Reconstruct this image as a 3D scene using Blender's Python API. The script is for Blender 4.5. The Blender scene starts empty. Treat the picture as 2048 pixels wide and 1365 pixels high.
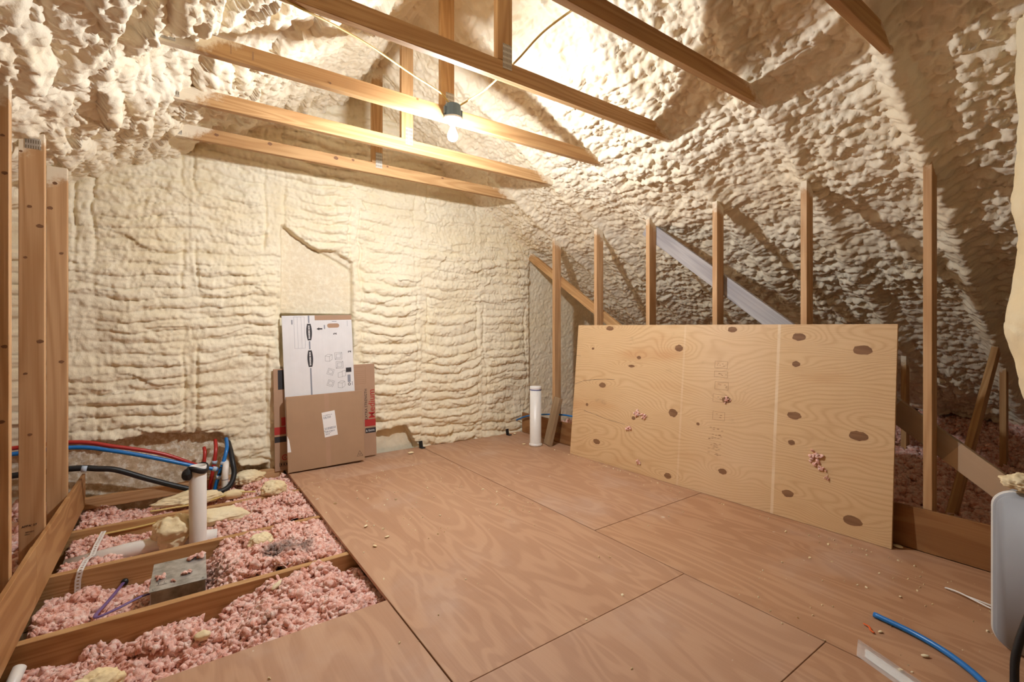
import bpy, bmesh, math, random
import numpy as np
from mathutils import Vector, Matrix

random.seed(7)
RNG = np.random.default_rng(11)
SC = bpy.context.scene
COL = SC.collection

# ------------------------------------------------------------------ camera, world, exposure
cam_d = bpy.data.cameras.new('camera')
cam = bpy.data.objects.new('camera', cam_d)
COL.objects.link(cam)
cam.location = (0.0, 0.0, 1.2)
cam.rotation_euler = (math.radians(90), 0, math.radians(-35.666))
cam_d.sensor_width = 36.0
cam_d.lens = 946.05 / 2048 * 36
cam_d.shift_y = -(682.5 - 654.1) / 2048
cam_d.clip_start = 0.05
SC.camera = cam

world = bpy.data.worlds.new('attic_dark')
SC.world = world
world.use_nodes = True
world.node_tree.nodes['Background'].inputs[0].default_value = (0.0, 0.0, 0.0, 1)

SC.view_settings.view_transform = 'Standard'
SC.view_settings.look = 'None'
SC.view_settings.gamma = 1
SC.view_settings.use_curve_mapping = False
SC.view_settings.exposure = 0.0
BULB_STRENGTH = 4650.0
BULB_COLOR = (0.90, 0.945, 1.0)
SC.cycles.max_bounces = 7
SC.cycles.diffuse_bounces = 6
SC.cycles.use_light_tree = False
SC.cycles.adaptive_threshold = 0.04
SC.cycles.glossy_bounces = 3
SC.cycles.sample_clamp_indirect = 6.0
SC.cycles.caustics_reflective = False
SC.cycles.caustics_refractive = False

# ------------------------------------------------------------------ frame of the attic (metres)
T = [0.738 + 0.6096 * k for k in range(7)]     # front faces of the trusses
XC = 1.383                                     # ridge
XR, XL = 3.27, -0.503                          # inner faces of the knee studs
SLOPE = 0.62
ZR = 2.14 + SLOPE * (XR - XC)                  # underside of the rafters at the ridge
TH = math.atan(SLOPE)
CT, ST = math.cos(TH), math.sin(TH)
YW = 4.40                                      # gable wall


def zroof(x):
    return ZR - SLOPE * abs(x - XC)


# ------------------------------------------------------------------ numpy noise
def _hash(ix, iy, seed):
    h = (ix.astype(np.int64) * 374761393 + iy.astype(np.int64) * 668265263 + seed * 1274126177) & 0xFFFFFFFF
    h = ((h ^ (h >> 13)) * 1274126177) & 0xFFFFFFFF
    h = ((h ^ (h >> 16)) * 2246822519) & 0xFFFFFFFF
    h = h ^ (h >> 15)
    return (h & 0xFFFFFF) / float(0x1000000)


def vnoise(x, y, seed=0):
    ix, iy = np.floor(x), np.floor(y)
    fx, fy = x - ix, y - iy
    ux, uy = fx * fx * fx * (fx * (fx * 6 - 15) + 10), fy * fy * fy * (fy * (fy * 6 - 15) + 10)
    a, b = _hash(ix, iy, seed), _hash(ix + 1, iy, seed)
    c, d = _hash(ix, iy + 1, seed), _hash(ix + 1, iy + 1, seed)
    return (a * (1 - ux) + b * ux) * (1 - uy) + (c * (1 - ux) + d * ux) * uy


def fbm(x, y, seed=0, octv=3):
    s, a = 0.0, 0.5
    for o in range(octv):
        s = s + a * (vnoise(x * 2 ** o, y * 2 ** o, seed + 17 * o) - 0.5) * 2
        a *= 0.5
    return s


def worley(x, y, seed=0):
    ix, iy = np.floor(x), np.floor(y)
    f1 = np.full(np.shape(x), 9.0)
    rid = np.zeros(np.shape(x))
    for dx in (-1, 0, 1):
        for dy in (-1, 0, 1):
            cx, cy = ix + dx, iy + dy
            px, py = cx + _hash(cx, cy, seed), cy + _hash(cx, cy, seed + 5)
            d = (px - x) ** 2 + (py - y) ** 2
            m = d < f1
            f1 = np.where(m, d, f1)
            rid = np.where(m, _hash(cx, cy, seed + 9), rid)
    return np.sqrt(f1), rid


def blob(x, y, seed=0):
    f, r = worley(x, y, seed)
    return np.sqrt(np.clip(1 - (f / 0.95) ** 2, 0, 1)) * (0.45 + 0.75 * r)


def sstep(a, b, x):
    t = np.clip((x - a) / (b - a), 0, 1)
    return t * t * (3 - 2 * t)


# ------------------------------------------------------------------ object helpers
def tag(o, label=None, cat=None, group=None, kind=None):
    if label: o['label'] = label
    if cat: o['category'] = cat
    if group: o['group'] = group
    if kind: o['kind'] = kind
    return o


def empty(name, loc=(0, 0, 0)):
    o = bpy.data.objects.new(name, None)
    o.empty_display_size = 0.1
    o.location = loc
    COL.objects.link(o)
    return o


def link(name, me, mat=None, parent=None, mw=None):
    """link a mesh; mw = world matrix (parents carry their own known matrix in ['_'])"""
    o = bpy.data.objects.new(name, me)
    COL.objects.link(o)
    if mat is not None and len(me.materials) == 0:
        me.materials.append(mat)
    mw = mw if mw is not None else Matrix.Identity(4)
    if parent is not None:
        o.parent = parent
        o.matrix_basis = WORLD[parent.name].inverted() @ mw if parent.name in WORLD else parent.matrix_basis.inverted() @ mw
    else:
        o.matrix_basis = mw
    WORLD[o.name] = mw
    return o


WORLD = {}


def mesh(name, verts, faces, smooth=False):
    me = bpy.data.meshes.new(name)
    me.from_pydata([tuple(v) for v in verts], [], faces)
    me.update()
    if smooth:
        me.polygons.foreach_set('use_smooth', [True] * len(me.polygons))
    return me


def bm_mesh(name, bm, smooth=False):
    me = bpy.data.meshes.new(name)
    bm.to_mesh(me)
    bm.free()
    if smooth:
        me.polygons.foreach_set('use_smooth', [True] * len(me.polygons))
    return me


def np_mesh(name, V, F, smooth=True):
    """fast mesh from numpy arrays; F is (n,3) or (n,4)"""
    me = bpy.data.meshes.new(name)
    n, k = F.shape
    me.vertices.add(len(V))
    me.vertices.foreach_set('co', np.ascontiguousarray(V, dtype=np.float32).ravel())
    me.loops.add(n * k)
    me.loops.foreach_set('vertex_index', np.ascontiguousarray(F, dtype=np.int32).ravel())
    me.polygons.add(n)
    me.polygons.foreach_set('loop_start', np.arange(0, n * k, k, dtype=np.int32))
    me.polygons.foreach_set('use_smooth', np.full(n, smooth))
    me.update(calc_edges=True)
    return me


def grid_mesh(name, P, mask=None, flip=False, attrs=None):
    nu, nv = P.shape[:2]
    idx = np.arange(nu * nv).reshape(nu, nv)
    F = np.stack([idx[:-1, :-1], idx[1:, :-1], idx[1:, 1:], idx[:-1, 1:]], -1)
    if flip: F = F[..., ::-1]
    F = F.reshape(-1, 4)
    if mask is not None:
        F = F[mask[:-1, :-1].ravel()]
    V = P.reshape(-1, 3)
    used = np.zeros(len(V), bool)
    used[F.ravel()] = True
    re = np.cumsum(used) - 1
    me = np_mesh(name, V[used], re[F])
    for k, a in (attrs or {}).items():
        at = me.attributes.new(k, 'FLOAT', 'POINT')
        at.data.foreach_set('value', np.ascontiguousarray(a.reshape(-1)[used], dtype=np.float32))
    return me


def box_bm(sx, sy, sz, bev=0.0, seg=1, center=(0, 0, 0)):
    bm = bmesh.new()
    bmesh.ops.create_cube(bm, size=1.0)
    for v in bm.verts:
        v.co = Vector((v.co.x * sx + center[0], v.co.y * sy + center[1], v.co.z * sz + center[2]))
    if bev:
        bmesh.ops.bevel(bm, geom=list(bm.edges), offset=bev, segments=seg, affect='EDGES', profile=0.5)
    return bm


def box(name, lo, hi, mat, parent=None, bev=0.002, seg=1):
    lo, hi = Vector(lo), Vector(hi)
    s, c = hi - lo, (hi + lo) / 2
    return link(name, bm_mesh(name, box_bm(s.x, s.y, s.z, bev, seg)), mat, parent, Matrix.Translation(c))


def frame(p0, p1, up):
    d = (Vector(p1) - Vector(p0)).normalized()
    u = Vector(up)
    z = (u - d * u.dot(d)).normalized()
    y = z.cross(d)
    m = Matrix((d, y, z)).transposed().to_4x4()
    m.translation = (Vector(p0) + Vector(p1)) / 2
    return m


def board(name, p0, p1, w, t, up, mat, parent=None, bev=0.002):
    """timber from p0 to p1 (centre line), w along 'up', t across; local x runs along the grain"""
    L = (Vector(p1) - Vector(p0)).length
    return link(name, bm_mesh(name, box_bm(L, t, w, bev)), mat, parent, frame(p0, p1, up))


def catmull(pts, n=10):
    P = [np.array(p, float) for p in pts]
    P = [2 * P[0] - P[1]] + P + [2 * P[-1] - P[-2]]
    out = []
    for i in range(1, len(P) - 2):
        a, b, c, d = P[i - 1:i + 3]
        for k in range(n):
            t = k / n
            out.append(0.5 * (2 * b + (c - a) * t + (2 * a - 5 * b + 4 * c - d) * t * t + (3 * b - a - 3 * c + d) * t ** 3))
    out.append(P[-2])
    return out


def tube_me(name, pts, r, seg=14, n=10, cap=True, curve=True, flat=1.0):
    C = catmull(pts, n) if curve and len(pts) > 2 else [np.array(p, float) for p in pts]
    V, Fc = [], []
    prev = None
    for i, p in enumerate(C):
        d = C[min(i + 1, len(C) - 1)] - C[max(i - 1, 0)]
        d = d / np.linalg.norm(d)
        if prev is None:
            a = np.array([0, 0, 1.0]) if abs(d[2]) < 0.9 else np.array([1.0, 0, 0])
        else:
            a = prev
        a = a - d * (a @ d)
        a = a / np.linalg.norm(a)
        prev = a
        b = np.cross(d, a)
        rr = r(i / (len(C) - 1)) if callable(r) else r
        for k in range(seg):
            t = 2 * math.pi * k / seg
            V.append(p + (a * math.cos(t) * flat + b * math.sin(t)) * rr)
    for i in range(len(C) - 1):
        for k in range(seg):
            k2 = (k + 1) % seg
            Fc.append((i * seg + k, i * seg + k2, (i + 1) * seg + k2, (i + 1) * seg + k))
    if cap:
        Fc.append(tuple(range(seg))[::-1])
        Fc.append(tuple((len(C) - 1) * seg + k for k in range(seg)))
    me = mesh(name, V, Fc, True)
    return me


def lathe_me(name, prof, seg=32):
    V, Fc = [], []
    for r, z in prof:
        for k in range(seg):
            t = 2 * math.pi * k / seg
            V.append((r * math.cos(t), r * math.sin(t), z))
    for i in range(len(prof) - 1):
        for k in range(seg):
            k2 = (k + 1) % seg
            Fc.append((i * seg + k, i * seg + k2, (i + 1) * seg + k2, (i + 1) * seg + k))
    me = mesh(name, V, Fc)
    me.polygons.foreach_set('use_smooth', [True] * len(me.polygons))
    return me


def text_me(name, body, size, shear=0.0, bold=0.0, extrude=0.0002, align='CENTER'):
    cu = bpy.data.curves.new(name, 'FONT')
    cu.body = body
    cu.size = size
    cu.shear = shear
    cu.offset = bold
    cu.extrude = extrude
    cu.resolution_u = 2
    cu.align_x = align
    cu.align_y = 'CENTER'
    ob = bpy.data.objects.new(name, cu)
    COL.objects.link(ob)
    bpy.context.view_layer.update()
    me = bpy.data.meshes.new_from_object(ob.evaluated_get(bpy.context.evaluated_depsgraph_get()))
    me.name = name
    bpy.data.objects.remove(ob)
    bpy.data.curves.remove(cu)
    me.materials.clear()
    return me


def ico(sub):
    bm = bmesh.new()
    bmesh.ops.create_icosphere(bm, subdivisions=sub, radius=1.0)
    bm.verts.ensure_lookup_table()
    V = np.array([v.co[:] for v in bm.verts])
    F = np.array([[v.index for v in f.verts] for f in bm.faces])
    bm.free()
    return V, F


def noise3(V, seed):
    return (fbm(V[:, 0] + 3.1, V[:, 1] + 7.7, seed, 2) + fbm(V[:, 1] + 1.3, V[:, 2] + 4.1, seed + 3, 2) + fbm(V[:, 2] + 9.2, V[:, 0] + 2.2, seed + 6, 2)) / 1.5


# ------------------------------------------------------------------ materials
class NT:
    def __init__(self, name):
        self.m = bpy.data.materials.new(name)
        self.m.use_nodes = True
        self.t = self.m.node_tree
        self.b = self.t.nodes['Principled BSDF']

    def n(self, typ, props=None, **ins):
        nd = self.t.nodes.new(typ)
        for k, v in (props or {}).items():
            setattr(nd, k, v)
        for k, v in ins.items():
            key = int(k[1:]) if k[0] == 'i' and k[1:].isdigit() else k.replace('_', ' ')
            self.set(nd.inputs[key], v)
        return nd

    def set(self, sock, v):
        if isinstance(v, bpy.types.NodeSocket):
            self.t.links.new(v, sock)
        elif isinstance(v, bpy.types.Node):
            self.t.links.new(v.outputs[0], sock)
        else:
            sock.default_value = v

    def math(self, op, a, b=0.0, c=0.0, clamp=False):
        nd = self.n('ShaderNodeMath', {'operation': op, 'use_clamp': clamp}, i0=a, i1=b, i2=c)
        return nd.outputs[0]

    def ramp(self, fac, stops, interp='LINEAR'):
        nd = self.n('ShaderNodeValToRGB', Fac=fac)
        nd.color_ramp.interpolation = interp
        el = nd.color_ramp.elements
        while len(el) < len(stops): el.new(0.5)
        for e, (p, c) in zip(el, stops):
            e.position = p
            e.color = (*c, 1) if len(c) == 3 else c
        return nd.outputs[0]

    def mix(self, fac, a, b, blend='MIX'):
        nd = self.n('ShaderNodeMix', {'data_type': 'RGBA', 'blend_type': blend})
        self.set(nd.inputs[0], fac)
        for s, v in ((6, a), (7, b)):
            self.set(nd.inputs[s], (*v, 1) if isinstance(v, tuple) and len(v) == 3 else v)
        return nd.outputs[2]

    def mapr(self, v, a, b, c=0.0, d=1.0):
        return self.n('ShaderNodeMapRange', {'interpolation_type': 'SMOOTHSTEP'}, i0=v, i1=a, i2=b, i3=c, i4=d).outputs[0]

    def noise(self, vec, scale, detail=2.0, rough=0.5, dist=0.0):
        return self.n('ShaderNodeTexNoise', None, Vector=vec, Scale=scale, Detail=detail, Roughness=rough, Distortion=dist).outputs[0]

    def bump(self, h, strength, dist):
        nd = self.n('ShaderNodeBump', None, Strength=strength, Distance=dist, Height=h)
        self.t.links.new(nd.outputs[0], self.b.inputs['Normal'])

    def out(self, color, rough=0.6, spec=0.3):
        self.set(self.b.inputs['Base Color'], (*color, 1) if isinstance(color, tuple) and len(color) == 3 else color)
        self.set(self.b.inputs['Roughness'], rough)
        self.set(self.b.inputs['Specular IOR Level'], spec)
        return self.m

    def coord(self, scale, rnd=True, kind='Object'):
        tc = self.n('ShaderNodeTexCoord')
        v = tc.outputs[kind]
        if rnd:
            oi = self.n('ShaderNodeObjectInfo')
            r = self.n('ShaderNodeVectorMath', {'operation': 'SCALE'}, i0=(3.1, 5.3, 7.7), Scale=oi.outputs['Random'])
            v = self.n('ShaderNodeVectorMath', {'operation': 'ADD'}, i0=v, i1=r.outputs[0]).outputs[0]
        return self.n('ShaderNodeVectorMath', {'operation': 'MULTIPLY'}, i0=v, i1=scale).outputs[0]


FOAM_C = (0.84, 0.755, 0.585)


def m_plain(name, col, rough=0.5, spec=0.4, metal=0.0, var=0.0):
    n = NT(name)
    n.b.inputs['Metallic'].default_value = metal
    if var:
        v = n.noise(n.coord((1, 1, 1)), 14.0, 4.0)
        c = n.mix(v, tuple(x * (1 - var) for x in col), tuple(min(1, x * (1 + var)) for x in col))
        return n.out(c, rough, spec)
    return n.out(col, rough, spec)


def m_foam(name, base, dark, attr=None):
    n = NT(name)
    geo = n.n('ShaderNodeNewGeometry').outputs['Position']
    a = n.noise(geo, 3.0, 3.0)
    c = n.mix(n.mapr(a, 0.35, 0.7), base, dark)
    b = n.noise(geo, 95.0, 3.0, 0.6)
    h = b
    if attr:
        at = n.n('ShaderNodeAttribute', {'attribute_name': attr}).outputs['Fac']
        spk = n.noise(geo, 26.0, 4.0, 0.65)
        tan = n.ramp(spk, [(0.38, (0.50, 0.37, 0.23)), (0.5, (0.60, 0.47, 0.32)), (0.6, (0.80, 0.74, 0.62))])
        c = n.mix(at, c, tan)
    n.bump(h, 0.4, 0.004)
    return n.out(c, 0.62, 0.25)


def m_wood(name, light, dark, axis='x', knots=0.0, over=False, ring=1.0, rough=0.62, spec=0.25):
    n = NT(name)
    sx = {'x': (1, 0, 0), 'y': (0, 1, 0)}[axis]
    sc = lambda along, across: tuple(along if s else across for s in sx)
    v = n.coord(sc(0.45, 7.0))
    big = n.noise(v, 1.0, 2.0, 0.45, 0.35)
    ph = n.math('MULTIPLY', big, 62.0 * ring)
    line = n.math('MULTIPLY_ADD', n.math('SINE', ph), 0.5, 0.5)
    fine = n.noise(n.coord(sc(3.0, 160.0)), 1.0, 2.0)
    tone = n.noise(n.coord(sc(0.5, 3.0)), 1.3, 2.0)
    f = n.math('ADD', n.math('MULTIPLY', line, 0.42), n.math('MULTIPLY', fine, 0.55))
    f = n.math('ADD', f, n.math('MULTIPLY_ADD', tone, 0.7, -0.45))
    c = n.mix(n.math('ADD', f, 0.0, clamp=True), dark, light)
    if knots:
        kv = n.coord(sc(2.1, 8.0))
        vo = n.n('ShaderNodeTexVoronoi', {'feature': 'F1'}, Vector=kv, Scale=1.0)
        d = n.math('ADD', vo.outputs['Distance'], n.math('MULTIPLY_ADD', n.noise(kv, 6.0), 0.10, -0.05))
        sel = n.math('GREATER_THAN', n.n('ShaderNodeSeparateColor', None, i0=vo.outputs['Color']).outputs[0], 1.0 - knots)
        halo = n.math('MULTIPLY', n.mapr(d, 0.26, 0.10), sel)
        core = n.math('MULTIPLY', n.mapr(d, 0.12, 0.06), sel)
        c = n.mix(n.math('MULTIPLY', halo, 0.6), c, tuple(x * 0.55 for x in dark))
        c = n.mix(n.math('MULTIPLY', core, 0.9), c, (0.075, 0.032, 0.018))
    if over:
        pos = n.n('ShaderNodeNewGeometry').outputs['Position']
        sp = n.n('ShaderNodeSeparateXYZ', None, i0=pos)
        zr = n.math('MULTIPLY_ADD', n.math('ABSOLUTE', n.math('SUBTRACT', sp.outputs[0], XC)), -SLOPE, ZR)
        d = n.math('SUBTRACT', zr, sp.outputs[2])
        d = n.math('ADD', d, n.math('MULTIPLY_ADD', n.noise(pos, 18.0, 5.0, 0.75), 0.20, -0.10))
        c = n.mix(n.math('MULTIPLY', n.mapr(d, 0.09, 0.02), 0.8), c, FOAM_C)
    n.bump(n.math('ADD', n.math('MULTIPLY', fine, 0.8), n.math('MULTIPLY', line, 0.25)), 0.35, 0.001)
    return n.out(c, rough, spec)


def m_brace(name):
    m = m_wood(name, (0.52, 0.48, 0.46), (0.30, 0.28, 0.28), 'x', 0.05, False, 0.7)
    t = m.node_tree
    b = t.nodes['Principled BSDF']
    src = b.inputs['Base Color'].links[0].from_socket
    tc = t.nodes.new('ShaderNodeTexCoord')
    sp = t.nodes.new('ShaderNodeSeparateXYZ')
    t.links.new(tc.outputs['Object'], sp.inputs[0])
    for edge, col in ((0.70, (0.36, 0.24, 0.13, 1)), (1.02, (0.58, 0.40, 0.25, 1))):
        gt = t.nodes.new('ShaderNodeMath'); gt.operation = 'GREATER_THAN'; gt.inputs[1].default_value = edge
        t.links.new(sp.outputs[0], gt.inputs[0])
        k = t.nodes.new('ShaderNodeMath'); k.operation = 'MULTIPLY'; k.inputs[1].default_value = 0.72
        t.links.new(gt.outputs[0], k.inputs[0])
        mx = t.nodes.new('ShaderNodeMix'); mx.data_type = 'RGBA'
        t.links.new(k.outputs[0], mx.inputs[0]); t.links.new(src, mx.inputs[6]); mx.inputs[7].default_value = col
        src = mx.outputs[2]
    t.links.new(src, b.inputs['Base Color'])
    return m


def m_ply(name, light, dark, axis='y', spots=True, lines=26.0):
    n = NT(name)
    sx = {'x': (1, 0, 0), 'y': (0, 1, 0)}[axis]
    sc = lambda along, across: tuple(along if s else across for s in sx)
    big = n.noise(n.coord(sc(0.85, 3.6)), 1.0, 2.5, 0.5, 0.5)
    line = n.math('MULTIPLY_ADD', n.math('SINE', n.math('MULTIPLY', big, lines * 3.0)), 0.5, 0.5)
    line = n.mapr(line, 0.25, 0.95)
    fine = n.noise(n.coord(sc(2.2, 190.0)), 1.0, 2.0)
    tone = n.noise(n.coord(sc(0.8, 2.2)), 1.0, 3.0, 0.55)
    f = n.math('ADD', n.math('MULTIPLY', line, 0.42), n.math('MULTIPLY', fine, 0.52))
    f = n.math('ADD', f, n.math('MULTIPLY_ADD', tone, 1.0, -0.42))
    c = n.mix(n.math('ADD', f, 0.0, clamp=True), dark, light)
    if spots:
        rnd = n.n('ShaderNodeObjectInfo').outputs['Random']
        c = n.mix(n.math('MULTIPLY', rnd, 0.30), c, (0.46, 0.32, 0.25))
        dust = n.noise(n.coord((1, 1, 1)), 1.7, 5.0, 0.6)
        c = n.mix(n.mapr(dust, 0.5, 0.75, 0.0, 0.34), c, (0.52, 0.40, 0.33))
        for s, th, k in ((7.0, 0.075, 0.80), (13.0, 0.07, 0.84), (3.1, 0.05, 0.7)):
            sv = n.coord((s, s, s))
            vo = n.n('ShaderNodeTexVoronoi', {'feature': 'F1'}, Vector=sv, Scale=1.0)
            d = n.math('ADD', vo.outputs['Distance'], n.math('MULTIPLY_ADD', n.noise(sv, 9.0), 0.09, -0.045))
            sel = n.math('GREATER_THAN', n.n('ShaderNodeSeparateColor', None, i0=vo.outputs['Color']).outputs[0], k)
            c = n.mix(n.math('MULTIPLY', n.math('MULTIPLY', n.mapr(d, th, th * 0.55), sel), 0.65), c, (0.62, 0.54, 0.44))
    n.bump(n.math('ADD', n.math('MULTIPLY', fine, 0.6), line), 0.12, 0.001)
    return n.out(c, 0.55, 0.3)


def m_panel(name):
    """leaning sheet: grain follows the 'gr' field stored on the mesh, bending round the knots"""
    n = NT(name)
    g = n.n('ShaderNodeAttribute', {'attribute_name': 'gr'}).outputs['Fac']
    v = n.coord((1, 1, 1), rnd=False)
    w = n.noise(n.coord((1.2, 7, 1), rnd=False), 1.0, 3.0)
    ph = n.math('MULTIPLY_ADD', w, 5.0, n.math('MULTIPLY', g, 400.0))
    line = n.math('MULTIPLY_ADD', n.math('SINE', ph), 0.5, 0.5)
    line = n.math('POWER', line, 2.2)
    fine = n.noise(n.coord((5, 190, 1), rnd=False), 1.0, 2.0)
    tone = n.noise(n.coord((1.3, 2.6, 1), rnd=False), 1.0, 4.0, 0.55)
    c = n.mix(tone, (0.61, 0.395, 0.195), (0.70, 0.495, 0.285))
    c = n.mix(n.math('MULTIPLY', line, 0.36), c, (0.46, 0.25, 0.11))
    c = n.mix(n.math('MULTIPLY', n.mapr(fine, 0.5, 0.8), 0.35), c, (0.42, 0.22, 0.09))
    red = n.noise(n.coord((0.9, 3.2, 1), rnd=False), 1.0, 2.0)
    c = n.mix(n.mapr(red, 0.56, 0.74, 0.0, 0.45), c, (0.50, 0.22, 0.075))
    sp = n.n('ShaderNodeSeparateXYZ', None, i0=v)
    # pale line where a strip of tape or a batten covered the face
    for u0, wd, k in ((0.617, 0.012, 0.55), (1.30, 0.010, 0.22)):
        du = n.math('ABSOLUTE', n.math('SUBTRACT', sp.outputs[0], u0))
        c = n.mix(n.math('MULTIPLY', n.mapr(du, wd, wd * 0.5), n.math('MULTIPLY', n.noise(v, 9.0, 3.0), k * 1.8)), c, (0.80, 0.66, 0.46))
    pale = n.math('MULTIPLY', n.mapr(sp.outputs[0], 0.55, 0.75), n.mapr(sp.outputs[0], 1.35, 1.05))
    c = n.mix(n.math('MULTIPLY', pale, n.math('MULTIPLY', tone, 0.42)), c, (0.72, 0.52, 0.35))
    dirt = n.noise(n.coord((4, 6, 1), rnd=False), 1.0, 5.0, 0.65)
    c = n.mix(n.mapr(dirt, 0.62, 0.78, 0.0, 0.45), c, (0.30, 0.19, 0.10))
    n.bump(n.math('ADD', line, fine), 0.15, 0.001)
    return n.out(c, 0.6, 0.28)


def m_insul(name, a, b, c3):
    n = NT(name)
    geo = n.n('ShaderNodeNewGeometry').outputs['Position']
    f = n.noise(geo, 38.0, 3.0, 0.6)
    col = n.ramp(f, [(0.34, c3), (0.50, a), (0.66, b)])
    fz = n.noise(geo, 7.0, 2.0)
    col = n.mix(n.mapr(fz, 0.5, 0.8, 0.0, 0.35), col, c3)
    # a patch of soot-grey dust in the second bay
    sp = n.n('ShaderNodeVectorMath', {'operation': 'DISTANCE'}, i0=geo, i1=(0.50, 2.80, -0.03)).outputs[1]
    d = n.math('ADD', sp, n.math('MULTIPLY_ADD', n.noise(geo, 11.0, 3.0), 0.30, -0.15))
    col = n.mix(n.mapr(d, 0.17, 0.05, 0.0, 0.85), col, (0.17, 0.12, 0.095))
    n.bump(n.noise(geo, 240.0, 3.0, 0.7), 0.8, 0.004)
    n.b.inputs['Sheen Weight'].default_value = 0.25
    return n.out(col, 0.95, 0.1)


def m_plate(name):
    n = NT(name)
    tc = n.n('ShaderNodeTexCoord').outputs['Object']
    sp = n.n('ShaderNodeSeparateXYZ', None, i0=tc)
    px = n.math('FRACT', n.math('MULTIPLY', sp.outputs[0], 1 / 0.0085))
    pz = n.math('FRACT', n.math('MULTIPLY', sp.outputs[2], 1 / 0.027))
    slot = n.math('MULTIPLY', n.math('LESS_THAN', px, 0.5), n.math('LESS_THAN', pz, 0.62))
    c = n.mix(slot, (0.50, 0.46, 0.40), (0.22, 0.18, 0.13))
    n.b.inputs['Metallic'].default_value = 0.55
    return n.out(c, 0.5, 0.4)


def m_galv(name):
    n = NT(name)
    v = n.noise(n.coord((1, 1, 1)), 16.0, 4.0, 0.6)
    n.b.inputs['Metallic'].default_value = 0.75
    return n.out(n.ramp(v, [(0.35, (0.33, 0.33, 0.31)), (0.6, (0.62, 0.63, 0.61))]), 0.42, 0.5)


def m_emit(name, col, s):
    n = NT(name)
    n.b.inputs['Emission Color'].default_value = (*col, 1)
    n.b.inputs['Emission Strength'].default_value = s
    return n.out((0.9, 0.9, 0.88), 0.4)


def m_card(name, col):
    n = NT(name)
    v = n.noise(n.coord((1, 1, 1)), 5.0, 5.0, 0.6)
    st = n.noise(n.coord((170, 1.5, 1), rnd=False), 1.0, 1.0)
    c = n.mix(v, tuple(x * 0.86 for x in col), tuple(x * 1.1 for x in col))
    c = n.mix(n.math('MULTIPLY', st, 0.14), c, tuple(x * 0.6 for x in col))
    return n.out(c, 0.75, 0.15)


M = {}
M['foam'] = m_foam('spray_foam', FOAM_C, (0.81, 0.70, 0.505))
M['foam_wall'] = m_foam('spray_foam_gable', (0.85, 0.77, 0.585), (0.82, 0.72, 0.51), 'bare')
M['foam_bit'] = m_foam('foam_offcut', (0.80, 0.70, 0.48), (0.78, 0.62, 0.35))
M['stud'] = m_wood('stud_timber', (0.66, 0.42, 0.225), (0.44, 0.235, 0.10), 'x', 0.16, True)
M['chord'] = m_wood('chord_timber', (0.62, 0.39, 0.18), (0.38, 0.195, 0.075), 'x', 0.10, True, 1.2)
M['brace_grey'] = m_brace('weathered_timber')
M['scrap'] = m_wood('old_timber', (0.46, 0.33, 0.20), (0.27, 0.17, 0.09), 'x', 0.1)
M['floor_ply'] = m_ply('floor_plywood', (0.51, 0.295, 0.165), (0.36, 0.175, 0.085), 'y')
M['strip_ply'] = m_ply('strip_plywood', (0.50, 0.275, 0.115), (0.30, 0.125, 0.04), 'y', False, 18.0)
M['strip_dark'] = m_ply('strip_plywood_dark', (0.36, 0.18, 0.07), (0.20, 0.08, 0.025), 'y', False, 18.0)
M['panel'] = m_panel('panel_plywood')
M['ply_edge'] = m_plain('plywood_edge', (0.55, 0.36, 0.19), 0.7, 0.2, var=0.25)
M['plug'] = m_wood('knot_wood', (0.29, 0.155, 0.075), (0.18, 0.085, 0.04), 'x', 0, False, 2.0)
M['knotdark'] = m_plain('dark_knot', (0.21, 0.10, 0.048), 0.6, 0.3, var=0.4)
M['gypsum'] = m_plain('gypsum_board', (0.45, 0.40, 0.34), 0.9, 0.1, var=0.1)
M['pink'] = m_insul('pink_loose_fill', (0.89, 0.54, 0.45), (0.95, 0.74, 0.65), (0.64, 0.27, 0.18))
M['plate'] = m_plate('truss_plate')
M['galv'] = m_galv('galvanised_steel')
M['pvc'] = m_plain('white_pvc', (0.78, 0.75, 0.70), 0.35, 0.5, var=0.06)
M['pvc_blue'] = m_plain('blue_ring', (0.08, 0.10, 0.30), 0.5)
M['red'] = m_plain('red_pex', (0.42, 0.028, 0.022), 0.32, 0.5)
M['blue'] = m_plain('blue_pex', (0.010, 0.165, 0.50), 0.3, 0.5)
M['black'] = m_plain('black_rubber', (0.012, 0.012, 0.013), 0.45, 0.45)
M['crimp'] = m_plain('pale_blue_ring', (0.46, 0.56, 0.68), 0.4)
M['yellow'] = m_plain('yellow_sheath', (0.66, 0.50, 0.17), 0.45)
M['purple'] = m_plain('purple_sheath', (0.17, 0.10, 0.26), 0.4)
M['whiteplastic'] = m_plain('white_plastic', (0.80, 0.79, 0.76), 0.4)
M['boxblue'] = m_plain('blue_grey_plastic', (0.10, 0.15, 0.21), 0.5, var=0.15)
M['porcelain'] = m_plain('white_lampholder', (0.86, 0.85, 0.82), 0.3)
M['bulb'] = m_emit('lit_bulb', BULB_COLOR, BULB_STRENGTH)
M['bulb_neck'] = m_emit('glowing_bulb_neck', BULB_COLOR, 130.0)
M['card'] = m_card('kraft_board', (0.42, 0.27, 0.165))
M['card2'] = m_card('kraft_board_light', (0.45, 0.285, 0.185))
M['cardwhite'] = m_card('white_board', (0.78, 0.765, 0.76))
M['ink'] = m_plain('black_ink', (0.035, 0.03, 0.032), 0.6)
M['inkgrey'] = m_plain('grey_ink', (0.26, 0.27, 0.31), 0.6)
M['inkfaint'] = m_plain('faint_ink', (0.33, 0.19, 0.10), 0.7)
M['inkred'] = m_plain('red_ink', (0.42, 0.035, 0.03), 0.6)
M['inkwhite'] = m_plain('white_ink', (0.82, 0.81, 0.80), 0.6)
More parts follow.
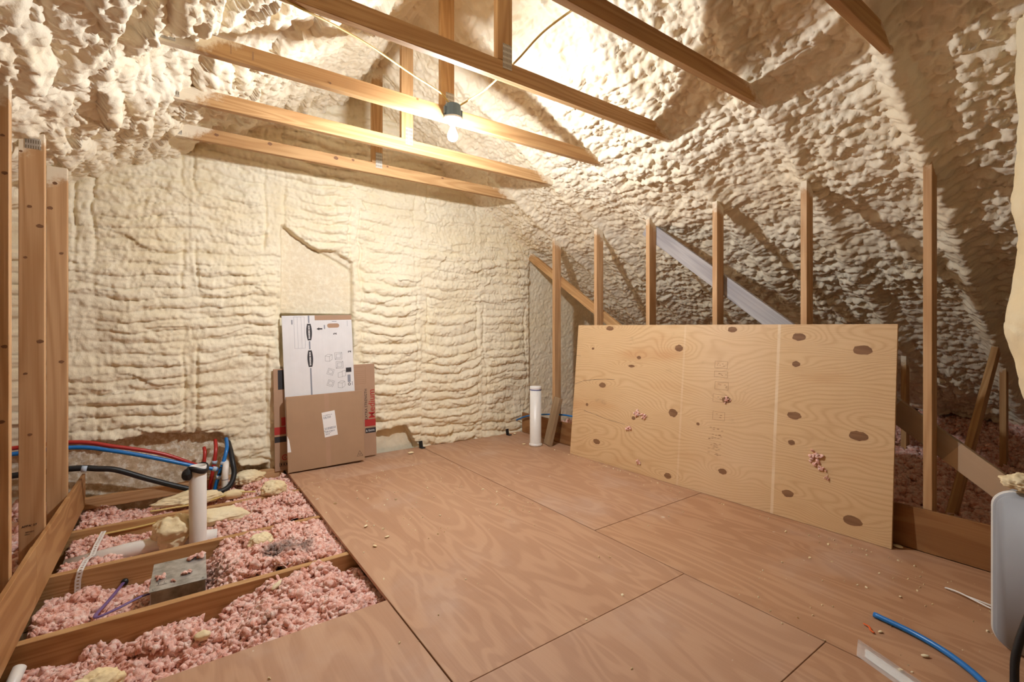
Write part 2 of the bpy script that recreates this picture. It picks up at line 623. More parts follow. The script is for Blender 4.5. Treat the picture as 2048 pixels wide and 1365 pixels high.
M['casegrey'] = m_plain('grey_moulded_plastic', (0.33, 0.345, 0.37), 0.5, 0.4, var=0.05)
M['caserim'] = m_plain('pale_plastic_rim', (0.68, 0.66, 0.61), 0.45)
M['orange'] = m_plain('orange_plastic', (0.75, 0.12, 0.02), 0.5)
M['film'] = m_plain('clear_film', (0.88, 0.88, 0.88), 0.15, 0.6)
_b = M['film'].node_tree.nodes['Principled BSDF']
_b.inputs['Alpha'].default_value = 0.36

# ------------------------------------------------------------------ the foam-covered roof
def axis_steps(pts):
    """[(start, step), ..., (end, None)] -> coordinates"""
    out = []
    for (a, s), (b, _) in zip(pts[:-1], pts[1:]):
        n = max(1, int(round((b - a) / s)))
        out += list(a + (b - a) * np.arange(n) / n)
    return np.array(out + [pts[-1][0]])


def build_ceiling():
    ys = axis_steps([(-3.2, 0.10), (-0.6, 0.03), (0.0, 0.0095), (4.50, None)])
    vs = axis_steps([(-5.6, 0.06), (-2.7, 0.02), (-2.35, 0.0085), (0.0, 0.011), (0.35, 0.009), (3.9, 0.014), (5.65, None)])
    Y, V = np.meshgrid(ys, vs, indexing='ij')
    left = sstep(0.12, -0.12, V)
    # rafters
    g = np.zeros_like(Y)
    for k in range(-7, 7):
        yc = T[0] + 0.6096 * k + 0.019
        wob = 0.02 * fbm(V * 1.7, V * 0 + k * 3.3, 91)
        g = np.maximum(g, (1.0 if k == 0 else 0.62) * np.exp(-((Y - yc - wob) / (0.058 + 0.012 * vnoise(V * 4, Y * 0 + k, 92))) ** 2))
    g = g * (1 - 0.55 * left)
    wu, ws = 0.06 * fbm(Y * 2.6, V * 2.6, 1) + 0.018 * fbm(Y * 9, V * 9, 6), 0.05 * fbm(Y * 2.2, V * 2.2, 2) + 0.022 * fbm(Y * 8, V * 8, 7)
    u, s = Y + wu, V + ws + 0.07 * left * Y
    far = sstep(2.2, 3.6, Y)                                 # flatter towards the gable
    S = blob(u / (0.14 + 0.20 * left), s / (0.072 + 0.026 * left), 10)      # sausages sprayed along the roof
    ph = s / 0.085 + 0.9 * vnoise(Y * 1.6, V * 1.6, 3)
    rib = np.abs(np.sin(math.pi * ph)) ** 0.6
    S0 = sstep(0.0, 1.0, S)
    S = S0 * (1 - left) + S * left
    L1 = blob(u / 0.046, s / 0.042, 11)
    L2b = blob(u / 0.030 + 0.3 * fbm(Y * 22, V * 22, 16), s / 0.060, 18)
    L2 = blob(u / 0.025 + 0.3 * fbm(Y * 22, V * 22, 16), s / 0.023 + 0.3 * fbm(Y * 22, V * 22, 17), 12)
    L2 = L2 * (1 - left) + L2b * left
    L3 = blob(Y / 0.0165 + 0.6 * fbm(Y * 30, V * 30, 15), V / 0.015, 13)
    big = fbm(Y * 1.4, V * 1.4, 5)
    lump = blob(u / 0.17, s / 0.15, 14) * sstep(0.40, 0.65, vnoise(Y * 1.3, V * 1.3, 21))
    rough = 0.55 + 0.9 * vnoise(Y * 1.8, V * 1.8, 4)
    k = (1 - 0.40 * far * (1 - 0.6 * left)) * rough
    hgt = -0.100 - 0.030 * left + 0.035 * big + k * ((0.030 + 0.065 * left) * S + 0.010 * rib + (0.034 - 0.008 * left) * L1)
    hgt = hgt + (0.0145 + 0.004 * left) * L2 * (0.6 + 0.4 * rough) + 0.0036 * L3 + 0.030 * lump
    # rafters wrapped in foam: folds across the timber
    fold = blob(Y / 0.085, s / 0.030 + 0.8 * fbm(Y * 9, V * 9, 31), 32)
    ridge = 0.004 + 0.028 * sstep(1.15, 0.95, Y) + 0.018 * fold + 0.004 * L3 + 0.016 * fbm(V * 3.5, Y * 5, 33)
    hgt = hgt * (1 - g) + (ridge + 0.35 * (hgt + 0.05)) * g
    # smoother at the crown
    crown = np.exp(-(V / 0.35) ** 2)
    hgt = hgt - 0.02 * crown
    sg = np.tanh(V / 0.10)
    nx, nz = -ST * sg, -np.sqrt(1 - (ST * sg) ** 2)
    droop = 0.25 * (hgt + 0.05)
    X = XC + V * CT + nx * hgt
    Z = ZR - np.abs(V) * ST + nz * hgt - 0.3 * np.abs(droop)
    P = np.stack([X, Y, Z], -1)
    o = link('ceiling', grid_mesh('ceiling', P), M['foam'])
    tag(o, 'cream spray foam lining both slopes of the attic roof', kind='structure')


def build_gable():
    xs = axis_steps([(-3.6, 0.08), (-0.75, 0.009), (3.75, 0.012), (4.6, 0.05), (6.4, None)])
    zs = axis_steps([(-0.25, 0.03), (-0.02, 0.0085), (2.6, 0.010), (3.42, None)])
    X, Z = np.meshgrid(xs, zs, indexing='ij')
    studs = np.array([-1.1, -0.50, 0.11, 0.70, 1.36, 2.02, 2.72, 3.38, 4.0, 4.7, 5.4])
    i = np.clip(np.searchsorted(studs, X.ravel()).reshape(X.shape), 1, len(studs) - 1)
    a, b = studs[i - 1], studs[i]
    t = (X - a) / (b - a)
    arch = np.sin(np.clip(t, 0, 1) * math.pi)
    bayr = _hash(i.astype(float), i * 0.0, 3)
    wx = 0.03 * fbm(X * 4, Z * 4, 41)
    wz = 0.055 * fbm(X * 1.3, Z * 1.6, 42) + 0.030 * fbm(X * 4.0, Z * 4.0, 43) + 0.008 * fbm(X * 13, Z * 13, 40)
    zz = Z + wz + (0.06 * (bayr - 0.4)) * arch
    ph = zz / (0.078 + 0.022 * bayr) + bayr * 7 + 1.2 * vnoise(X * 0.9, Z * 1.1, 44)
    row = np.floor(ph)
    rib = np.abs(np.sin(math.pi * (ph - row))) ** 0.38
    amp = 0.40 + 0.6 * sstep(0.15, 0.7, vnoise(X * 2.1 + bayr * 5, Z * 2.6, 45))
    S = blob((X + wx) / 0.30 + bayr * 3, zz / 0.088, 54)
    L1 = blob((X + wx) / 0.085, zz / 0.062, 47)
    L2 = blob((X + wx) / 0.023 + 0.4 * fbm(X * 25, Z * 25, 55), zz / 0.030, 48)
    L3 = blob(X / 0.0125 + 0.5 * fbm(X * 40, Z * 40, 56), Z / 0.0135, 49)
    big = fbm(X * 1.6, Z * 1.6, 50)
    h = -0.024 + 0.020 * big + 0.030 * rib * amp + 0.030 * S * (0.4 + 0.6 * amp) + 0.018 * L1 * (0.3 + 0.7 * amp) + 0.0105 * L2 + 0.0046 * L3
    up = 1 + 0.45 * sstep(1.1, 2.1, Z)
    h = -0.024 + (h + 0.024) * up - 0.02 * (up - 1)
    # vertical beads over the studs with a crease beside them
    wob = 0.05 * fbm(Z * 1.7, X * 0 + 1.7 * i, 51) + 0.022 * fbm(Z * 8, X * 8, 57)
    dx = np.minimum(np.abs(X - a + wob), np.abs(X - b + wob))
    bs = sstep(0.38, 0.72, vnoise(X * 1.3, Z * 2.4, 58))
    bead = np.exp(-(dx / 0.045) ** 2)
    vb = blob(X / 0.07, Z / 0.075 + 0.5 * fbm(X * 8, Z * 8, 52), 53)
    bead = bead * (0.35 + 0.65 * bs)
    h = h * (1 - 0.75 * bead) + (0.004 + 0.022 * vb + 0.004 * L2 + 0.002 * L3) * bead
    h = h - (0.002 + 0.020 * bs) * np.exp(-((dx - 0.055) / 0.011) ** 2)
    # shaved patch above the cartons, split by a diagonal tear
    pm = sstep(0.735, 0.755, X + 0.006 * fbm(Z * 20, X * 20, 61)) * sstep(1.345, 1.325, X) * sstep(1.275, 1.29, Z)
    ztop = 2.06 - 0.64 * (X - 0.76) - 0.02 * np.sin((X - .76) * 9)
    zup = np.where(X < 1.05, 1.88 + 0.10 * np.sin((X - .98) * 20) * 0, 1.88 - 0.5 * np.clip(X - 1.18, 0, 1))
    jag = 0.012 * fbm(X * 22, Z * 4, 62, 3)
    low = pm * sstep(ztop + jag, ztop + jag - 0.012, Z)
    tri = pm * sstep(0.98, 1.02, X) * sstep(zup + jag, zup + jag - 0.012, Z) * (1 - low)
    patch = -0.030 + 0.006 * fbm(X * 6, Z * 14, 63, 4) + 0.0035 * L3 + 0.003 * L2
    h = h * (1 - low) + patch * low
    h = h * (1 - tri) + (patch + 0.008) * tri
    tear = np.exp(-((Z - ztop - jag) / 0.010) ** 2) * sstep(0.76, 0.8, X) * sstep(1.34, 1.30, X)
    tear2 = np.exp(-((Z - zup - jag) / 0.008) ** 2) * sstep(0.98, 1.05, X) * sstep(1.33, 1.28, X)
    h = h - 0.045 * tear - 0.035 * tear2
    h = h - 0.030 * np.exp(-((X - 1.335) / 0.007) ** 2) * sstep(1.25, 1.3, Z) * sstep(1.72, 1.68, Z)
    slot = sstep(0.735, 0.75, X) * sstep(1.35, 1.33, X) * sstep(1.315, 1.305, Z) * sstep(0.9, 1.0, Z)
    h = h - 0.09 * slot
    # trimmed foam along the foot of the wall
    zb = 0.40 + 0.05 * fbm(X * 3, X * 0, 64) - 0.10 * sstep(-0.1, 0.55, X) - 0.22 * sstep(0.30, 0.45, X)
    bare = sstep(zb + 0.02, zb - 0.015, Z + 0.03 * fbm(X * 9, Z * 9, 65)) * sstep(0.66, 0.60, X)
    h = h * (1 - bare) + (-0.045 + 0.016 * np.clip(fbm(X * 7, Z * 7, 66, 4), 0, 1) * 2 + 0.006 * L2) * bare
    zc = 0.22 + 0.06 * fbm(X * 5, X * 0, 67) - 0.18 * sstep(1.85, 2.0, X)
    cut = sstep(zc + 0.01, zc - 0.01, Z) * sstep(1.40, 1.50, X) * sstep(2.02, 1.95, X)
    h = h * (1 - cut) + (-0.055 + 0.010 * fbm(X * 6, Z * 6, 68) + 0.003 * L2 - 0.02 * (0.22 - Z)) * cut
    cav = np.exp(-(((X - 1.57) / 0.05) ** 2 + ((Z - 0.29) / 0.05) ** 2))
    h = h - 0.06 * cav
    hole = np.exp(-(((X - 0.29) / 0.07) ** 2 + ((Z - 0.30) / 0.045) ** 2))
    h = h - 0.03 * hole
    for x0, z0 in ((2.36, 0.08), (2.62, 0.03)):
        h = h - 0.05 * np.exp(-(((X - x0) / 0.022) ** 2 + ((Z - z0) / 0.018) ** 2))
    # finer, flatter coat right of the last stud and above the ties
    fineR = sstep(3.36, 3.42, X) * sstep(2.0, 1.9, Z)
    h = h * (1 - fineR) + (-0.02 + 0.010 * L2 + 0.008 * L1 + 0.004 * L3) * fineR
    P = np.stack([X, YW - h, Z - 0.3 * np.clip(h, 0, 1)], -1)
    mask = Z < (ZR - SLOPE * np.abs(X - XC)) + 0.13
    me = grid_mesh('wall_far', P, mask, False, {'bare': np.clip(bare * 0.9 + 0.25 * (low + tri), 0, 1)})
    o = link('wall_far', me, M['foam_wall'])
    tag(o, 'gable wall thickly coated in ribbed cream spray foam', kind='structure')


build_ceiling()
build_gable()
# wall behind the photographer
wv = [(-3.6, -3.15, -0.27), (6.4, -3.15, -0.27), (6.4, -3.15, 0.4), (XC, -3.15, 3.5), (-3.6, -3.15, 0.4)]
o = link('wall_near', mesh('wall_near', wv + [(x, y - 0.1, z) for x, y, z in wv],
         [(0, 1, 2, 3, 4), (9, 8, 7, 6, 5)] + [(i, 5 + i, 5 + (i + 1) % 5, (i + 1) % 5) for i in range(5)]), M['foam'])
tag(o, 'foamed end wall behind the photographer', kind='structure')

# ------------------------------------------------------------------ floor: gypsum below the joists, plywood sheets on top
floor = box('floor', (-3.6, -3.2, -0.275), (6.4, 4.6, -0.257), M['gypsum'], bev=0)
tag(floor, 'attic floor of plywood sheets laid over the joists', kind='structure')
for x0, x1, y0, y1 in [(0.7705, 2.0185, 1.382, 3.820), (0.7705, 2.0185, 3.823, 4.385), (2.0245, 3.245, 1.982, 4.385), (2.0245, 3.245, -0.458, 1.979),
                       (0.7705, 2.0185, 0.769, 1.379), (0.7705, 2.0185, -1.670, 0.766), (-0.483, 0.7645, -0.430, 2.009), (2.0245, 3.245, -2.90, -0.461),
                       (-0.483, 0.7645, -2.87, -0.433), (0.7705, 2.0185, -3.05, -1.673)]:
    box('plywood_sheet', (x0, y0, -0.0175), (x1, y1, random.uniform(-0.0008, 0.0006)), M['floor_ply'], floor, 0.0012)

# low plywood strips that hold back the insulation
def strip(name, pts, mat, label):
    """pts: (x0,x1,y0,y1,ztop0,ztop1,zbot)"""
    x0, x1, y0, y1, za, zb, z0 = pts
    cx, cy = (x0 + x1) / 2, (y0 + y1) / 2
    V = [(x, y, z) for y, zt in ((y0, za), (y1, zb)) for x, z in ((x0, z0), (x1, z0), (x1, zt), (x0, zt))]
    V = [(x - cx, y - cy, z) for x, y, z in V]
    bm = bmesh.new()
    vs = [bm.verts.new(v) for v in V]
    for f in ((0, 1, 2, 3), (7, 6, 5, 4), (0, 4, 5, 1), (1, 5, 6, 2), (2, 6, 7, 3), (3, 7, 4, 0)):
        bm.faces.new([vs[k] for k in f])
    bmesh.ops.recalc_face_normals(bm, faces=bm.faces)
    bmesh.ops.bevel(bm, geom=list(bm.edges), offset=0.0015, segments=1, affect='EDGES')
    o = link(name, bm_mesh(name, bm), mat, None, Matrix.Translation((cx, cy, 0)))
    tag(o, label, kind='structure')
    return o


strip('baseboard_left', (-0.502, -0.484, 2.9, 4.33, 0.236, 0.196, -0.018), M['strip_ply'], 'plywood strip on edge along the left studs')
strip('baseboard_left', (-0.502, -0.484, -1.0, 2.898, 0.27, 0.240, -0.018), M['strip_ply'], 'nearer plywood strip on edge along the left studs')
strip('baseboard_right', (3.249, 3.268, -0.9, 4.33, 0.228, 0.222, 0.0), M['strip_dark'], 'dark plywood strip on edge along the right studs')
o = board('trim_1', (-0.50, 4.335, -0.012), (0.75, 4.335, -0.012), 0.075, 0.05, (0, 0, 1), M['stud'])
tag(o, 'timber sill plate at the foot of the gable wall', kind='structure')

# ------------------------------------------------------------------ roof trusses
TRUSS_LABEL = ['nearest roof truss, its tie cut off by the top right edge of the photo',
               'second roof truss from the photographer, crossing the top edge beside the yellow cable',
               'third roof truss from the photographer, passing in front of the lit bulb fixture',
               'roof truss carrying the lit bulb on the front of its tie',
               'roof truss just behind the bulb, second from the gable wall',
               'roof truss nearest the foamed gable wall, dotted with knots on its tie']
KNOTS = [(5, 0.243, 2.506, 0.0168), (5, 0.571, 2.519, 0.0178), (5, 1.033, 2.514, 0.0214), (5, 1.164, 2.525, 0.0153), (5, 1.447, 2.529, 0.0114), (5, 1.955, 2.525, 0.0147), (5, -0.555, 2.035, 0.0144), (5, -0.576, 1.889, 0.0159), (5, -0.528, 1.63, 0.0129), (5, -0.528, 0.995, 0.0145), (4, -0.584, 2.033, 0.0078), (4, -0.554, 1.775, 0.0105), (4, -0.519, 1.685, 0.0159), (4, -0.568, 1.531, 0.0092), (4, -0.518, 1.13, 0.0146), (4, -0.568, 0.977, 0.0092), (4, -0.553, 0.685, 0.0105), (3, -0.515, 1.781, 0.0104), (3, -0.52, 1.922, 0.0083), (3, -0.515, 1.125, 0.0114), (3, -0.522, 0.841, 0.0104), (3, 0.67, 2.477, 0.0086), (3, 1.163, 2.53, 0.0096)]
rr = random.Random(5)
for k in range(6):
    y = T[k] + 0.019
    root = tag(empty('roof_truss', (XC, y, -0.2)), TRUSS_LABEL[k], 'roof truss', 'timber roof trusses along the attic')
    WORLD[root.name] = Matrix.Translation((XC, y, -0.2))
    B = lambda nm, p, q, w, up, mt: board(nm, p, q, w, 0.038, up, M[mt], root)
    B('bottom_chord', (-3.2, y, -0.1365), (6.0, y, -0.1365), 0.235, (0, 0, 1), 'chord')
    B('collar_tie', (XC - 1.50, y, 2.496), (XC + 1.50, y, 2.496), 0.089, (0, 0, 1), 'chord')
    B('king_post', (1.362, y, 2.5415), (1.362, y, ZR + 0.03), 0.089, (1, 0, 0), 'chord')
    for sgn in (-1, 1):
        xs_ = XR + 0.0445 if sgn > 0 else XL - 0.0445
        B('stud', (xs_, y, -0.018), (xs_, y, zroof(xs_) + 0.02), 0.089, (1, 0, 0), 'stud')
        off = 0.07
        p = (XC + sgn * 0.02, y, ZR + 0.125)
        q = (XC + sgn * 4.75, y, ZR - 4.75 * SLOPE + 0.125)
        B('top_chord', p, q, 0.14, (0, 0, 1), 'chord')
        m = lambda x: x if sgn > 0 else 2 * XC - x
        B('diagonal_web', (m(3.66), y + 0.0, 0.02), (m(5.03), y, 1.08), 0.089, (0, 0, 1), 'chord')
        B('vertical_web', (m(5.245), y, -0.018), (m(5.245), y, 0.96), 0.089, (1, 0, 0), 'chord')
    pl = []
    if k >= 2: pl.append((1.375, 2.565, 0.055, 0.125))
    if k == 4: pl.append((XL - 0.040, zroof(XL - 0.045) - 0.035, 0.055, 0.05))
    if k >= 3: pl.append((-0.055 + 0.02 * (k - 3), 2.50, 0.13, 0.075))
    for x, z, w, hh in pl:
        link('nail_plate', bm_mesh('nail_plate', box_bm(w, 0.0016, hh, 0.0004)), M['plate'], root, Matrix.Translation((x, T[k] - 0.0009, z)))
    for kk, x, z, r in KNOTS:
        if kk != k: continue
        r = r * 0.82
        n_ = 12
        Vk = [(x + r * (1 + .18 * rr.uniform(-1, 1)) * math.cos(2 * math.pi * i / n_), T[k] - 0.0007, z + r * (1 + .18 * rr.uniform(-1, 1)) * math.sin(2 * math.pi * i / n_) * 0.75) for i in range(n_)]
        link('knot', mesh('knot', Vk, [tuple(range(n_))]), M['knotdark'], root)
    if k == 4:   # grade stamp near the foot of the left stud
        for body, size, dx, dz in (("AFPA' 27", 0.014, -0.555, 0.25), ('SYP-KD 2', 0.0075, -0.553, 0.221), ('MILL 19', 0.005, -0.562, 0.210)):
            me = text_me('grade_stamp', body, size)
            link('grade_stamp', me, M['ink'], root, Matrix.Translation((dx, T[k] - 0.0006, dz)) @ Matrix.Rotation(math.radians(90), 4, 'X') @ Matrix.Rotation(math.radians(4), 4, 'Z'))
    if k == 3:   # grade stamps on the tie
        for dx, w in ((0.22, 0.012), (0.31, 0.020)):
            me = mesh('grade_stamp', [(dx + i * w / 3, T[k] - 0.0006, 2.478 + 0.0 * i) for i in range(2)] + [(dx + (1 - i) * w / 3, T[k] - 0.0006, 2.52) for i in range(2)], [(0, 1, 2, 3)])
            link('grade_stamp', me, M['inkfaint'], root)

# long braces nailed behind the right-hand studs
o = board('brace', (3.381, 2.68, 2.065), (3.381, 0.30, 0.245), 0.125, 0.036, (0, 0, 1), M['brace_grey'])
tag(o, 'weathered grey diagonal brace behind the right studs, above the leaning plywood', 'brace')
o = board('brace', (3.379, 4.34, 2.02), (3.379, 1.55, 0.28), 0.085, 0.036, (0, 0, 1), M['chord'])
tag(o, 'orange-brown diagonal brace running down from the gable corner', 'brace')

# ------------------------------------------------------------------ light fixture
BX, BY = 1.357, 2.497
fx = tag(empty('ceiling_light', (BX, BY, 2.44)), 'bare lit bulb in a white lampholder under a blue-grey junction box', 'light fixture')
WORLD[fx.name] = Matrix.Translation((BX, BY, 2.44))
bm = bmesh.new()
bmesh.ops.create_cone(bm, segments=14, radius1=0.052, radius2=0.047, depth=0.078, cap_ends=True)
bmesh.ops.bevel(bm, geom=[e for e in bm.edges if e.calc_face_angle(0) > 1.0], offset=0.004, segments=2, affect='EDGES')
jb = link('junction_box', bm_mesh('junction_box', bm), M['boxblue'], fx, Matrix.Translation((BX, BY, 2.483)))
for sx in (-1, 1):
    link('lug', bm_mesh('lug', box_bm(0.014, 0.016, 0.045, 0.002)), M['boxblue'], jb, Matrix.Translation((BX + sx * 0.054, BY - 0.005, 2.478)))
link('bracket', bm_mesh('bracket', box_bm(0.05, 0.02, 0.05, 0.001)), M['boxblue'], jb, Matrix.Translation((BX, 2.556, 2.49)))
link('lampholder', lathe_me('lampholder', [(0.0, 0.0), (0.058, 0.0), (0.060, -0.006), (0.056, -0.014), (0.040, -0.022), (0.026, -0.030), (0.022, -0.040), (0.0, -0.040)]), M['porcelain'], fx, Matrix.Translation((BX, BY, 2.444)))
# LED bulb: collar shaped to cut upward light, with a weak added glow; bright dome below
col_p = [(0.0132, 0.0), (0.0135, -0.012), (0.017, -0.026), (0.024, -0.042), (0.0290, -0.056)]
dome_p = [(0.0290, -0.056), (0.0302, -0.066), (0.0278, -0.080), (0.021, -0.090), (0.011, -0.0955), (0.0, -0.097)]
bb = link('bulb', lathe_me('bulb', dome_p, 16), M['bulb'], fx, Matrix.Translation((BX, BY, 2.404)))
link('bulb_collar', lathe_me('bulb_collar', col_p, 16), M['bulb_neck'], bb, Matrix.Translation((BX, BY, 2.404)))
o = link('cable', tube_me('cable', [(1.335, 2.49, 2.520), (1.25, 2.46, 2.556), (1.035, 2.38, 2.562), (0.756, 2.2, 2.525), (0.59, 2.1, 2.495), (0.446, 2.0, 2.452), (0.35, 1.975, 2.455), (0.12, 1.90, 2.5)], 0.0048, 10, flat=1.0), M['yellow'])
tag(o, 'yellow electrical cable running from the bulb box up to the left', 'cable')
o = link('cable', tube_me('cable', [(1.39, 2.49, 2.520), (1.43, 2.42, 2.548), (1.45, 2.28, 2.555), (1.425, 2.05, 2.548), (1.425, 1.93, 2.560), (1.42, 1.75, 2.589), (1.40, 1.56, 2.57), (1.391, 1.39, 2.547), (1.40, 1.2, 2.55)], 0.0048, 10), M['yellow'])
tag(o, 'yellow electrical cable looping from the bulb box over the nearer ties', 'cable')

# ------------------------------------------------------------------ leaning plywood panel
PA = Vector((3.145, 0.878, 0.0015))
eu = Vector((-0.03689, 0.99932, 0.0))
ev = Vector((0.09424, 0.00348, 0.99554))
en = eu.cross(ev)            # away from the room
PM = Matrix((eu, ev, en)).transposed().to_4x4()
PM.translation = PA
plugs = [(2.048, 1.190, .046, .022), (1.346, 1.038, .036, .028), (2.093, .679, .042, .024), (1.367, .534, .042, .032), (2.121, .172, .042, .025), (1.384, .050, .034, .022),
         (.93, 1.184, .036, .022), (.497, 1.139, .044, .026), (.158, 1.069, .052, .030), (.508, .966, .026, .020), (.508, .641, .044, .025), (.167, .575, .050, .030),
         (.516, .471, .022, .017), (.525, .152, .038, .024), (.18, .093, .052, .030), (.949, .685, .036, .024), (.953, .186, .032, .022), (2.235, 1.002, .015, .012),
         (1.716, .945, .022, .016), (1.787, .869, .034, .012), (2.264, .483, .017, .015), (1.735, .439, .020, .016), (1.155, .484, .015, .011)]
us, vs_ = np.linspace(0, 2.4397, 220), np.linspace(0, 1.2195, 112)
U, Vv = np.meshgrid(us, vs_, indexing='ij')
gr = Vv * 0.62 + 0.16 * fbm(U * 0.9, Vv * 2.4, 71, 3) + 0.03 * fbm(U * 3.5, Vv * 5, 72, 2)
for (a, b, ra, rb) in plugs:
    gr = gr + (0.085 if ra > .03 else 0.045) * np.exp(-(((U - a) / (ra * 4.2)) ** 2 + ((Vv - b) / (rb * 2.3)) ** 2))
pv = np.stack([U, Vv, np.zeros_like(U)], -1)
panel = link('plywood_panel', grid_mesh('plywood_panel', pv, None, True, {'gr': gr}), M['panel'], None, PM)
panel.data.polygons.foreach_set('use_smooth', [False] * len(panel.data.polygons))
tag(panel, 'large knotty plywood panel leaning against the right-hand studs', 'plywood panel')
# backing plies, a few millimetres of edge showing
link('ply_core', bm_mesh('ply_core', box_bm(2.4397, 1.2195, 0.0175, 0.0, 1, (1.21985, 0.60975, 0.00885))), M['ply_edge'], panel, PM)
pr = random.Random(3)
for (a, b, ra, rb) in plugs:
    nseg = 18
    pts = []
    for i in range(nseg):
        t = 2 * math.pi * i / nseg
        k = 1 + pr.uniform(-.10, .10)
        pts.append((a + ra * 0.92 * k * math.cos(t), b + rb * 0.92 * k * math.sin(t)))
    pts = [(max(.002, min(2.437, x)), max(.002, min(1.217, y_))) for x, y_ in pts]
    Vk = [(x - a, y_ - b, -0.0012) for x, y_ in pts] + [(x - a, y_ - b, 0.001) for x, y_ in pts]
    me = mesh('knot', Vk, [tuple(range(nseg))[::-1]] + [(i, (i + 1) % nseg, nseg + (i + 1) % nseg, nseg + i) for i in range(nseg)])
    link('knot', me, M['plug'], panel, PM @ Matrix.Translation((a, b, 0)))
# mill stamps down the middle of the sheet
def rect_lines(cx, cy, w, h, t):
    out = []
    for (x0, x1, y0, y1) in ((cx - w / 2, cx + w / 2, cy - h / 2, cy - h / 2 + t), (cx - w / 2, cx + w / 2, cy + h / 2 - t, cy + h / 2),
                             (cx - w / 2, cx - w / 2 + t, cy - h / 2, cy + h / 2), (cx + w / 2 - t, cx + w / 2, cy - h / 2, cy + h / 2)):
        out.append([(x0, y0), (x1, y0), (x1, y1), (x0, y1)])
    return out


def print_polys(name, polys, mat, parent, mw, z=0.0008, split=False):
    if split:
        for p in polys: print_polys(name, [p], mat, parent, mw, z)
        return
    V, F = [], []
    for p in polys:
        F.append(tuple(range(len(V), len(V) + len(p))))
        V += [(x, y, z) for x, y in p]
    o = link(name, mesh(name, V, F), mat, parent, mw)
    if len(polys) > 1: o['kind'] = 'stuff'
    return o


PMn = PM @ Matrix.Rotation(math.pi, 4, 'Y') @ Matrix.Translation((-2.44, 0, 0))   # x mirrored so that z faces the room
st = []
for (u0, v0, w, h) in ((1.0, .930, .095, .05), (.998, .862, .10, .045), (.990, .780, .10, .055), (1.00, .690, .10, .055), (1.0, .565, .09, .06)):
    st += rect_lines(2.44 - u0, v0, w, h, 0.0018)
    for q in range(5):
        x = 2.44 - u0 + pr.uniform(-w * .35, w * .35)
        yy = v0 + pr.uniform(-h * .25, h * .25)
        st.append([(x, yy), (x + .012, yy), (x + .012, yy + .003), (x, yy + .003)])
for (u0, v0) in ((1.02, .47), (1.02, .43), (1.03, .40), (1.02, .36), (1.04, .33), (1.02, .29)):
    for q in range(6):
        x = 2.44 - u0 + pr.uniform(-.05, .05)
        yy = v0 + pr.uniform(-.012, .012)
        st.append([(x, yy), (x + .016, yy + .002), (x + .016, yy + .005), (x, yy + .003)])
print_polys('mill_stamp', st, M['inkfaint'], panel, PMn)
cr = []
for path in ([(2.439, .655), (2.33, .695), (2.2, .72), (2.05, .735), (1.96, .74)], [(2.3, .425), (2.15, .405), (2.0, .385), (1.82, .372)], [(2.439, .93), (2.38, .925)]):
    for p, q in zip(path[:-1], path[1:]):
        cr.append([(2.44 - p[0], p[1] - .0014), (2.44 - q[0], q[1] - .0007), (2.44 - q[0], q[1] + .0007), (2.44 - p[0], p[1] + .0014)])
print_polys('crack', cr, M['ink'], panel, PMn)

# ------------------------------------------------------------------ cartons against the gable wall
def carton_frame(x0, y0, z0, tilt_deg, lean, yaw=0.0):
    """local x right, y up, z towards the room"""
    ex = Vector((math.cos(yaw), math.sin(yaw), 0))
    ez = Vector((math.sin(yaw), -math.cos(yaw), 0))
    up = (Vector((0, 0, 1)) - ez * lean).normalized()
    ez2 = ex.cross(up)
    m = Matrix((ex, up, ez2)).transposed().to_4x4()
    m.translation = (x0, y0, z0)
    return m @ Matrix.Rotation(math.radians(tilt_deg), 4, 'Z')


def flat_carton(name, w, h, t, mat, m, label, cat, thing_parts=True):
    """folded carton: two boards with rounded fold edges; local origin bottom-left of the front face"""
    root = tag(empty(name), label, cat)
    root.matrix_basis = m
    WORLD[root.name] = m
    front = box_bm(w, h, t * 0.46, 0.003, 2, (w / 2, h / 2, -t * 0.23))
    link('front_board', bm_mesh('front_board', front), mat, root, m)
    back = box_bm(w - 0.006, h - 0.004, t * 0.46, 0.003, 2, (w / 2, h / 2, -t * 0.77))
    link('back_board', bm_mesh('back_board', back), mat, root, m)
    return root


def quad(x0, y0, x1, y1):
    return [(x0, y0), (x1, y0), (x1, y1), (x0, y1)]


def put_text(name, body, size, x, y, rot, mat, root, m, bold=0.0, shear=0.0):
    me = text_me(name, body, size, shear, bold)
    link(name, me, mat, root, m @ Matrix.Translation((x, y, 0.0009)) @ Matrix.Rotation(math.radians(rot), 4, 'Z'))


# brown moving carton, at the back
m1 = carton_frame(0.685, 4.300, 0.004, 0.6, 0.045, 0.0)
c1 = flat_carton('moving_carton', 0.855, 0.845, 0.016, M['card2'], m1, 'flattened brown moving carton marked Medium, behind the other two', 'carton')
put_text('lettering_medium', 'Medium', 0.083, 0.822, 0.475, 90, M['inkred'], c1, m1, 0.0006)
put_text('lettering_strength', 'EXTRA STRENGTH', 0.034, 0.768, 0.475, 90, M['ink'], c1, m1)
print_polys('red_band', [quad(0.752, 0.272, 0.853, 0.335), quad(0.002, 0.30, 0.10, 0.362)], M['inkred'], c1, m1, split=True)
print_polys('black_band', [quad(0.755, 0.210, 0.853, 0.256), quad(0.002, 0.236, 0.115, 0.284), quad(0.035, 0.672, 0.10, 0.835)], M['ink'], c1, m1, split=True)
put_text('lettering_band', '& Extra', 0.026, 0.800, 0.232, 2, M['inkwhite'], c1, m1)
tb = rect_lines(0.71, 0.745, 0.12, 0.155, 0.0022)
for q in range(6): tb.append(quad(0.65, 0.685 + 0.019 * q, 0.77, 0.6868 + 0.019 * q))
print_polys('printed_table', tb, M['inkfaint'], c1, m1)
